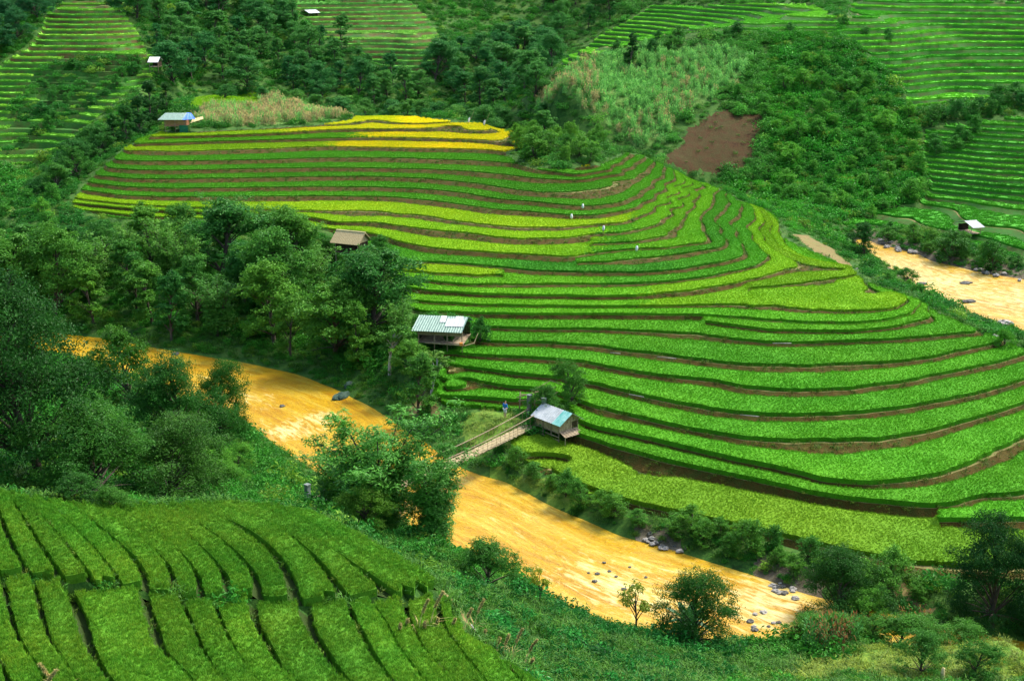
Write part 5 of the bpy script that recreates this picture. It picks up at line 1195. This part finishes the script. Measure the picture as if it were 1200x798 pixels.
# --- person in blue
q = Vector(at(592, 498, z=1.75)); zq = gz(q.x, q.y)
def skin_body(name, verts, edges, rad, m, parent):
    me = bpy.data.meshes.new(name); me.from_pydata(verts, edges, []); me.materials.append(m)
    o = bpy.data.objects.new(name, me); COL.objects.link(o); o.parent = parent
    md = o.modifiers.new('skin', 'SKIN'); md.use_smooth_shade = True; o.modifiers.new('sub', 'SUBSURF').render_levels = 1
    if not me.skin_vertices: 
        bpy.context.view_layer.update()
    lay = me.skin_vertices[0].data
    for i, r in enumerate(rad): lay[i].radius = (r, r) if not isinstance(r, tuple) else r
    lay[0].use_root = True
    return o
t = thing('person', 'person in a blue jacket standing at the path by the bridge', 'person', (q.x, q.y, zq), 2.4)
vs = [(0,0,.92),(0,.01,1.12),(0,0,1.34),(0,-.01,1.47),(0,-.03,1.56),(0,-.02,1.66), (.1,0,.86),(.11,-.02,.48),(.11,.02,.08),(.11,-.12,.04), (-.1,0,.86),(-.11,.03,.48),(-.12,.06,.08),(-.12,-.08,.04), (.19,0,1.38),(.25,.02,1.12),(.24,-.12,.92),(-.19,0,1.38),(-.25,.02,1.12),(-.24,-.14,.94)]
es = [(0,1),(1,2),(2,3),(3,4),(4,5),(0,6),(6,7),(7,8),(8,9),(0,10),(10,11),(11,12),(12,13),(2,14),(14,15),(15,16),(2,17),(17,18),(18,19)]
rd = [.13,.12,.14,.055,.085,.08,.09,.06,.045,.04,.09,.06,.045,.04,.06,.045,.03,.06,.045,.03]
skin_body('body', vs, es, rd, M['skin'], t)
jv = [(0,0,.88),(0,.01,1.12),(0,0,1.36),(.19,0,1.385),(.255,.02,1.12),(.243,-.1,.97),(-.19,0,1.385),(-.255,.02,1.12),(-.243,-.12,.99)]
skin_body('jacket', jv, [(0,1),(1,2),(2,3),(3,4),(4,5),(2,6),(6,7),(7,8)], [.17,.15,.165,.08,.062,.055,.08,.062,.055], M['cloth_blue'], t)
skin_body('trousers', [(0,0,.9),(.1,0,.84),(.11,-.02,.46),(-.1,0,.84),(-.11,.03,.46)], [(0,1),(1,2),(0,3),(3,4)], [.15,.105,.08,.105,.08], M['white'], t)
skin_body('hair', [(0,0,1.68),(0,.02,1.72),(0,.05,1.62)], [(0,1),(1,2)], [.092,.07,.06], M['hair'], t)

# --- stones
def stone(name, px, py, r, m, label, group=None, z=.05, flat=.6, seed=0, stretch=1., rz=None):
    bm = bmesh.new(); bmesh.ops.create_icosphere(bm, subdivisions=3, radius=1); g2 = np.random.default_rng(seed); a = g2.uniform(-1, 1, (5, 3)); ph = g2.uniform(0, 6, 5)
    for v in bm.verts:
        k = 1 + sum(.11 * math.sin(3.1 * v.co.dot(Vector(a[i])) * (i + 1) * .7 + ph[i]) for i in range(5)); v.co *= k
        v.co.x *= stretch; v.co.z *= flat
    me = bpy.data.meshes.new(name); bm.to_mesh(me); bm.free(); me.materials.append(M[m]); me.polygons.foreach_set('use_smooth', [False] * len(me.polygons))
    o = bpy.data.objects.new(name, me); COL.objects.link(o); p = Vector(at(px, py, z=z)); o.location = p; g_ = gz(p.x, p.y); o.location.z = max(z, g_) + r * flat * .1; o.scale = (r, r, r); o.rotation_euler = (0, 0, g2.uniform(0, 6.28) if rz is None else rz)
    return tag(o, label, 'rock', group)
stone('boulder', 399, 465, .65, 'mossrock', 'long dark mossy boulder jutting into the river from the far bank', flat=.55, seed=1, stretch=2.1, rz=1.0)
stone('boulder', 411, 456, .6, 'mossrock', 'dark mossy rock joining the long boulder to the bank', flat=.7, seed=2, stretch=1.4, rz=.9)
stone('boulder', 331, 476, .3, 'rock', 'single dark stone in the foam of the left river reach', seed=3, flat=.5)
stone('boulder', 205, 415, .35, 'rock', 'flat stone in the water near the far left bank', seed=4, flat=.45, stretch=1.5)
for k, (px, py, r) in enumerate(((708,659,.45),(700,672,.55),(714,669,.4),(697,681,.5),(722,675,.35),(690,671,.3),(738,664,.3),(731,690,.5),(742,686,.4),(757,676,.35))):
    stone('rock', px, py, r * .36, 'rock', 'small dark stone in the rapids in the middle of the river', 'stones in the rapids', seed=20 + k, flat=.45)
for k in range(16):
    px = 898 + tg.uniform(0, 40); py = 680 + (px - 898) * .36 + tg.uniform(-3, 9)
    stone('rock', px, py, tg.uniform(.12, .26), 'palerock' if k % 3 else 'rock', 'stone of the pale heap on the far river edge at lower right', 'stones heaped at the lower right river edge', seed=40 + k, flat=.6)
for k in range(8):
    stone('rock', 878 + tg.uniform(0, 40), 712 + tg.uniform(0, 26), tg.uniform(.12, .3), 'rock' if k % 2 else 'palerock', 'stone in the shallow rapids beside the dark shrub tree', 'stones in the lower right rapids', seed=70 + k, flat=.5)
for k in range(18):
    px = 755 + tg.uniform(0, 48); stone('rock', px, 634 + (px - 755) * .33 + tg.uniform(-7, 3), tg.uniform(.12, .25), 'palerock' if k % 3 else 'rock', 'pale pebble on the shingle below the lowest field', 'pebbles on the shingle bank', seed=90 + k, flat=.6, z=.15)
for k in range(20):
    px = 1028 + tg.uniform(0, 48) if k < 13 else 1115 + tg.uniform(0, 80); py = np.interp(px, [1028, 1060, 1100, 1150, 1200], [285, 293, 306, 319, 327]) + tg.uniform(-3, 2.5)
    stone('rock', px, py, tg.uniform(.22, .5), 'palerock' if k % 4 else 'rock', 'pale rock on the far bank of the upper river', 'rocks along the upper river', seed=120 + k, z=.2, flat=.7)
for px, py, r, lb in ((1132,332,.55,'dark pointed rock in the white water of the upper river'), (1079,333,.5,'brown rock near the middle of the upper river'), (1061,317,.4,'low brown rock in the upper river by the near bank'), (1134,354,.6,'long flat dark rock in the near half of the upper river'), (1114,353,.3,'small dark rock at the near edge of the upper river')):
    stone('boulder', px, py, r, 'rock', lb, seed=int(px), flat=.45, stretch=1.6, rz=.1)
stone('boulder', 1177, 381, .9, 'palerock', 'white boulder on the near bank of the upper river at the right', seed=5, flat=.7, stretch=1.3)
stone('boulder', 1003, 329, .35, 'palerock', 'pale stone at the tip of the light green terrace', seed=6, flat=.6, z=4.6)
stone('boulder', 1020, 612, .22, 'palerock', 'pale stone at the foot of the bank above the lowest field', seed=8, z=1.7)
stone('boulder', 1165, 410, .5, 'palerock', 'pale stones by the bush at the right end of the fields', seed=9, z=3.6)

# --- small things on the terraces
def on_ground(px, py): return hit(px, py, ZF)
for k, (px, py) in enumerate(((707,275),(746,299),(683,249),(670,261),(1045,117),(560,146))):
    if k > 3: break
    q = on_ground(px, py); t = thing('marker_stake', ['white sack on a stake in the middle of the upper right terraces', 'lowest white sack on a stake by the short terraces', 'topmost white sack on a stake on the hill', 'pinkish sack on a stake left of the topmost one'][k], 'scarecrow', q, k * .8)
    b = MB(); b.bar((0,0,-.1), (.05,0,1.3), .03); b.build('stake', M['wood'], t)
    b = MB(); b.path([(0,0,.55,.05),(0,.02,.62,.15),(.02,0,.85,.17),(.04,0,1.15,.13),(.05,0,1.22,.03)], 8); b.build('sack', M['white'], t, True)
for px, py, lb in ((549,146,'white cloth on a leaning pole at the left tip of the yellow field'), (567,149,'white cloth on a long leaning pole above the big yellow field')):
    q = on_ground(px, py); t = thing('scarecrow', lb, 'scarecrow', q, 0)
    b = MB(); b.bar((0,0,0), (1.1,0,2.6), .03); b.build('pole', M['bamboo'], t)
    b = MB(); b.path([(0,0,.35,.05),(.05,0,.5,.15),(.1,.06,.85,.2),(.2,0,1.15,.12),(.25,0,1.3,.04)], 7); b.build('cloth', M['white'], t, True)
for px0, py0, px1, py1, z, lb in ((770,421,792,423,None,'white bamboo pipe left of the long one on the middle bank'), (905,405,927,405,None,'white bamboo pipe lying on the bank of the wide right terraces'), (715,416,727,417,None,'short pale pipe on the bank near the middle terraces'), (737,465,754,468,None,'white pipe on the bank above the lower left terrace corner'), (867,489,889,491,None,'pale pipe on the bank of the large lower terraces')):
    a, c2 = on_ground(px0, py0), on_ground(px1, py1); m_ = (a + c2) / 2; t0 = Vector(a) - Vector(m_); t1 = Vector(c2) - Vector(m_)
    b = MB(); b.bar(t0 + Vector((0,-.15,.3)), t1 + Vector((0,-.15,.3)), .04, 7); o = b.build('bamboo_pipe', M['palerock'], None, True); o.location = m_; tag(o, lb, 'pipe')
# --- banana plant
q = on_ground(806, 752); t = thing('banana_plant', 'banana plant with long arching leaves in front of the dark shrub tree', 'plant', q, 0)
b = MB(); b.path([(0,0,-.1,.12),(.02,0,.8,.09),(.03,0,1.5,.06)], 8); b.build('stem', leaf_mat('banana_stem', 'flat', (.10,.20,.05)), t, True)
M['banana'] = leaf_mat('banana_leaf', 'flat', (.07,.26,.07), trans=.35, spec=.4)
for k in range(10):
    a = k * 2.4 + .3; Lf = 1.9 + .5 * math.sin(k * 1.7); up = .75 + .5 * math.cos(k * 2.1); b = MB(); prev = None
    for i in range(9):
        s = i / 8; r = Lf * s * .8; z = 1.4 + up * 1.4 * s - 1.5 * s * s * (1.2 - up * .6); w_ = .26 * math.sin(math.pi * min(1, .12 + s * .9)) ** .6 + .01
        c2 = Vector((math.cos(a) * r, math.sin(a) * r, z)); sd_ = Vector((-math.sin(a), math.cos(a), 0)) * w_; cur = (c2 - sd_ + Vector((0,0,.06)), c2 , c2 + sd_ + Vector((0,0,.06)))
        if prev: b.quad(prev[0], prev[1], cur[1], cur[0]); b.quad(prev[1], prev[2], cur[2], cur[1])
        prev = cur
    b.build('leaf', M['banana'], t)
# --- tall grass stems in the foreground
M['plume'] = leaf_mat('grass_plume', 'flat', (.42,.36,.13), trans=.35, spec=.1)
for k, (px, top, lean, z) in enumerate(((478,742,.10,18.6),(492,700,.28,18.4),(505,690,.33,18.2),(512,752,.15,18.2),(498,768,.08,18.4),(530,735,.25,17.9),(545,712,.30,17.5),(556,700,.28,17.0),(566,745,.2,17.0),(590,742,.24,16.6),(600,735,.3,16.4),(615,748,.4,16),(583,760,.18,16.6),(470,776,.05,18.8),(620,770,.3,16.0),(52,782,.5,24.4),(66,776,-.4,24.3))):
    p = Vector(at(px, 806, z=z)); p.z = gz(p.x, p.y); tt = ray(px + 10 * lean, top); h = max(.7, H + tt[2] / tt[1] * p.y - p.z)
    t = thing('grass_stem', 'tall straw coloured grass stem with a plume at the bottom edge', 'grass stem', p, 0, 'tall grass stems at the bottom edge')
    c_ = [Vector((lean * h * s ** 2 * .9, .05 * math.sin(k + 3 * s), h * s * (1 - .1 * abs(lean) * s))) for s in np.linspace(0, 1, 9)]
    b = MB(); b.path([(*q_, .022 * (1.2 - s)) for q_, s in zip(c_, np.linspace(0, 1, 9))], 5); b.build('stalk', M['straw'], t)
    g2 = np.random.default_rng(500 + k); nn = 260; s_ = g2.uniform(.62, 1, nn); pp = np.array([[np.interp(x, np.linspace(0, 1, 9), [q_[a] for q_ in c_]) for a in range(3)] for x in s_]) + g2.normal(0, .018, (nn, 3))
    V, Fc = leaf_quads(pp, g2.normal(size=(nn, 3)), .15, .2, g=g2); o = mesh_only('plume', V, Fc, M['plume'], np.repeat(g2.random(nn), 4)); COL.objects.link(o); o.parent = t
    V, Fc = blades(7, .12, h * .55, .016, 1.2, g2); o = mesh_only('blade', V, Fc, M['plume'], np.repeat(g2.random(7), 4)); COL.objects.link(o); o.parent = t
# --- hose beside the path, stump
pp = [on_ground(px, py) for px, py in ((552,735),(565,754),(580,770),(600,782),(622,790),(645,797))]; b = MB(); b.path([(q_[0] - pp[0][0], q_[1] - pp[0][1], q_[2] - pp[0][2] + .12, .045) for q_ in pp], 6); o = b.build('water_hose', M['white'], None, True); o.location = pp[0]; tag(o, 'pale water hose running along the path beside the foreground field', 'hose')
q = on_ground(1103, 800); b = MB(); b.path([(0,0,-.2,.16),(.02,0,.5,.15),(.06,0,1.0,.10),(.07,0,1.05,.02)], 8); o = b.build('wooden_stake', M['straw'], None, True); o.location = q; tag(o, 'pale wooden stake at the bottom edge of the meadow', 'stake')
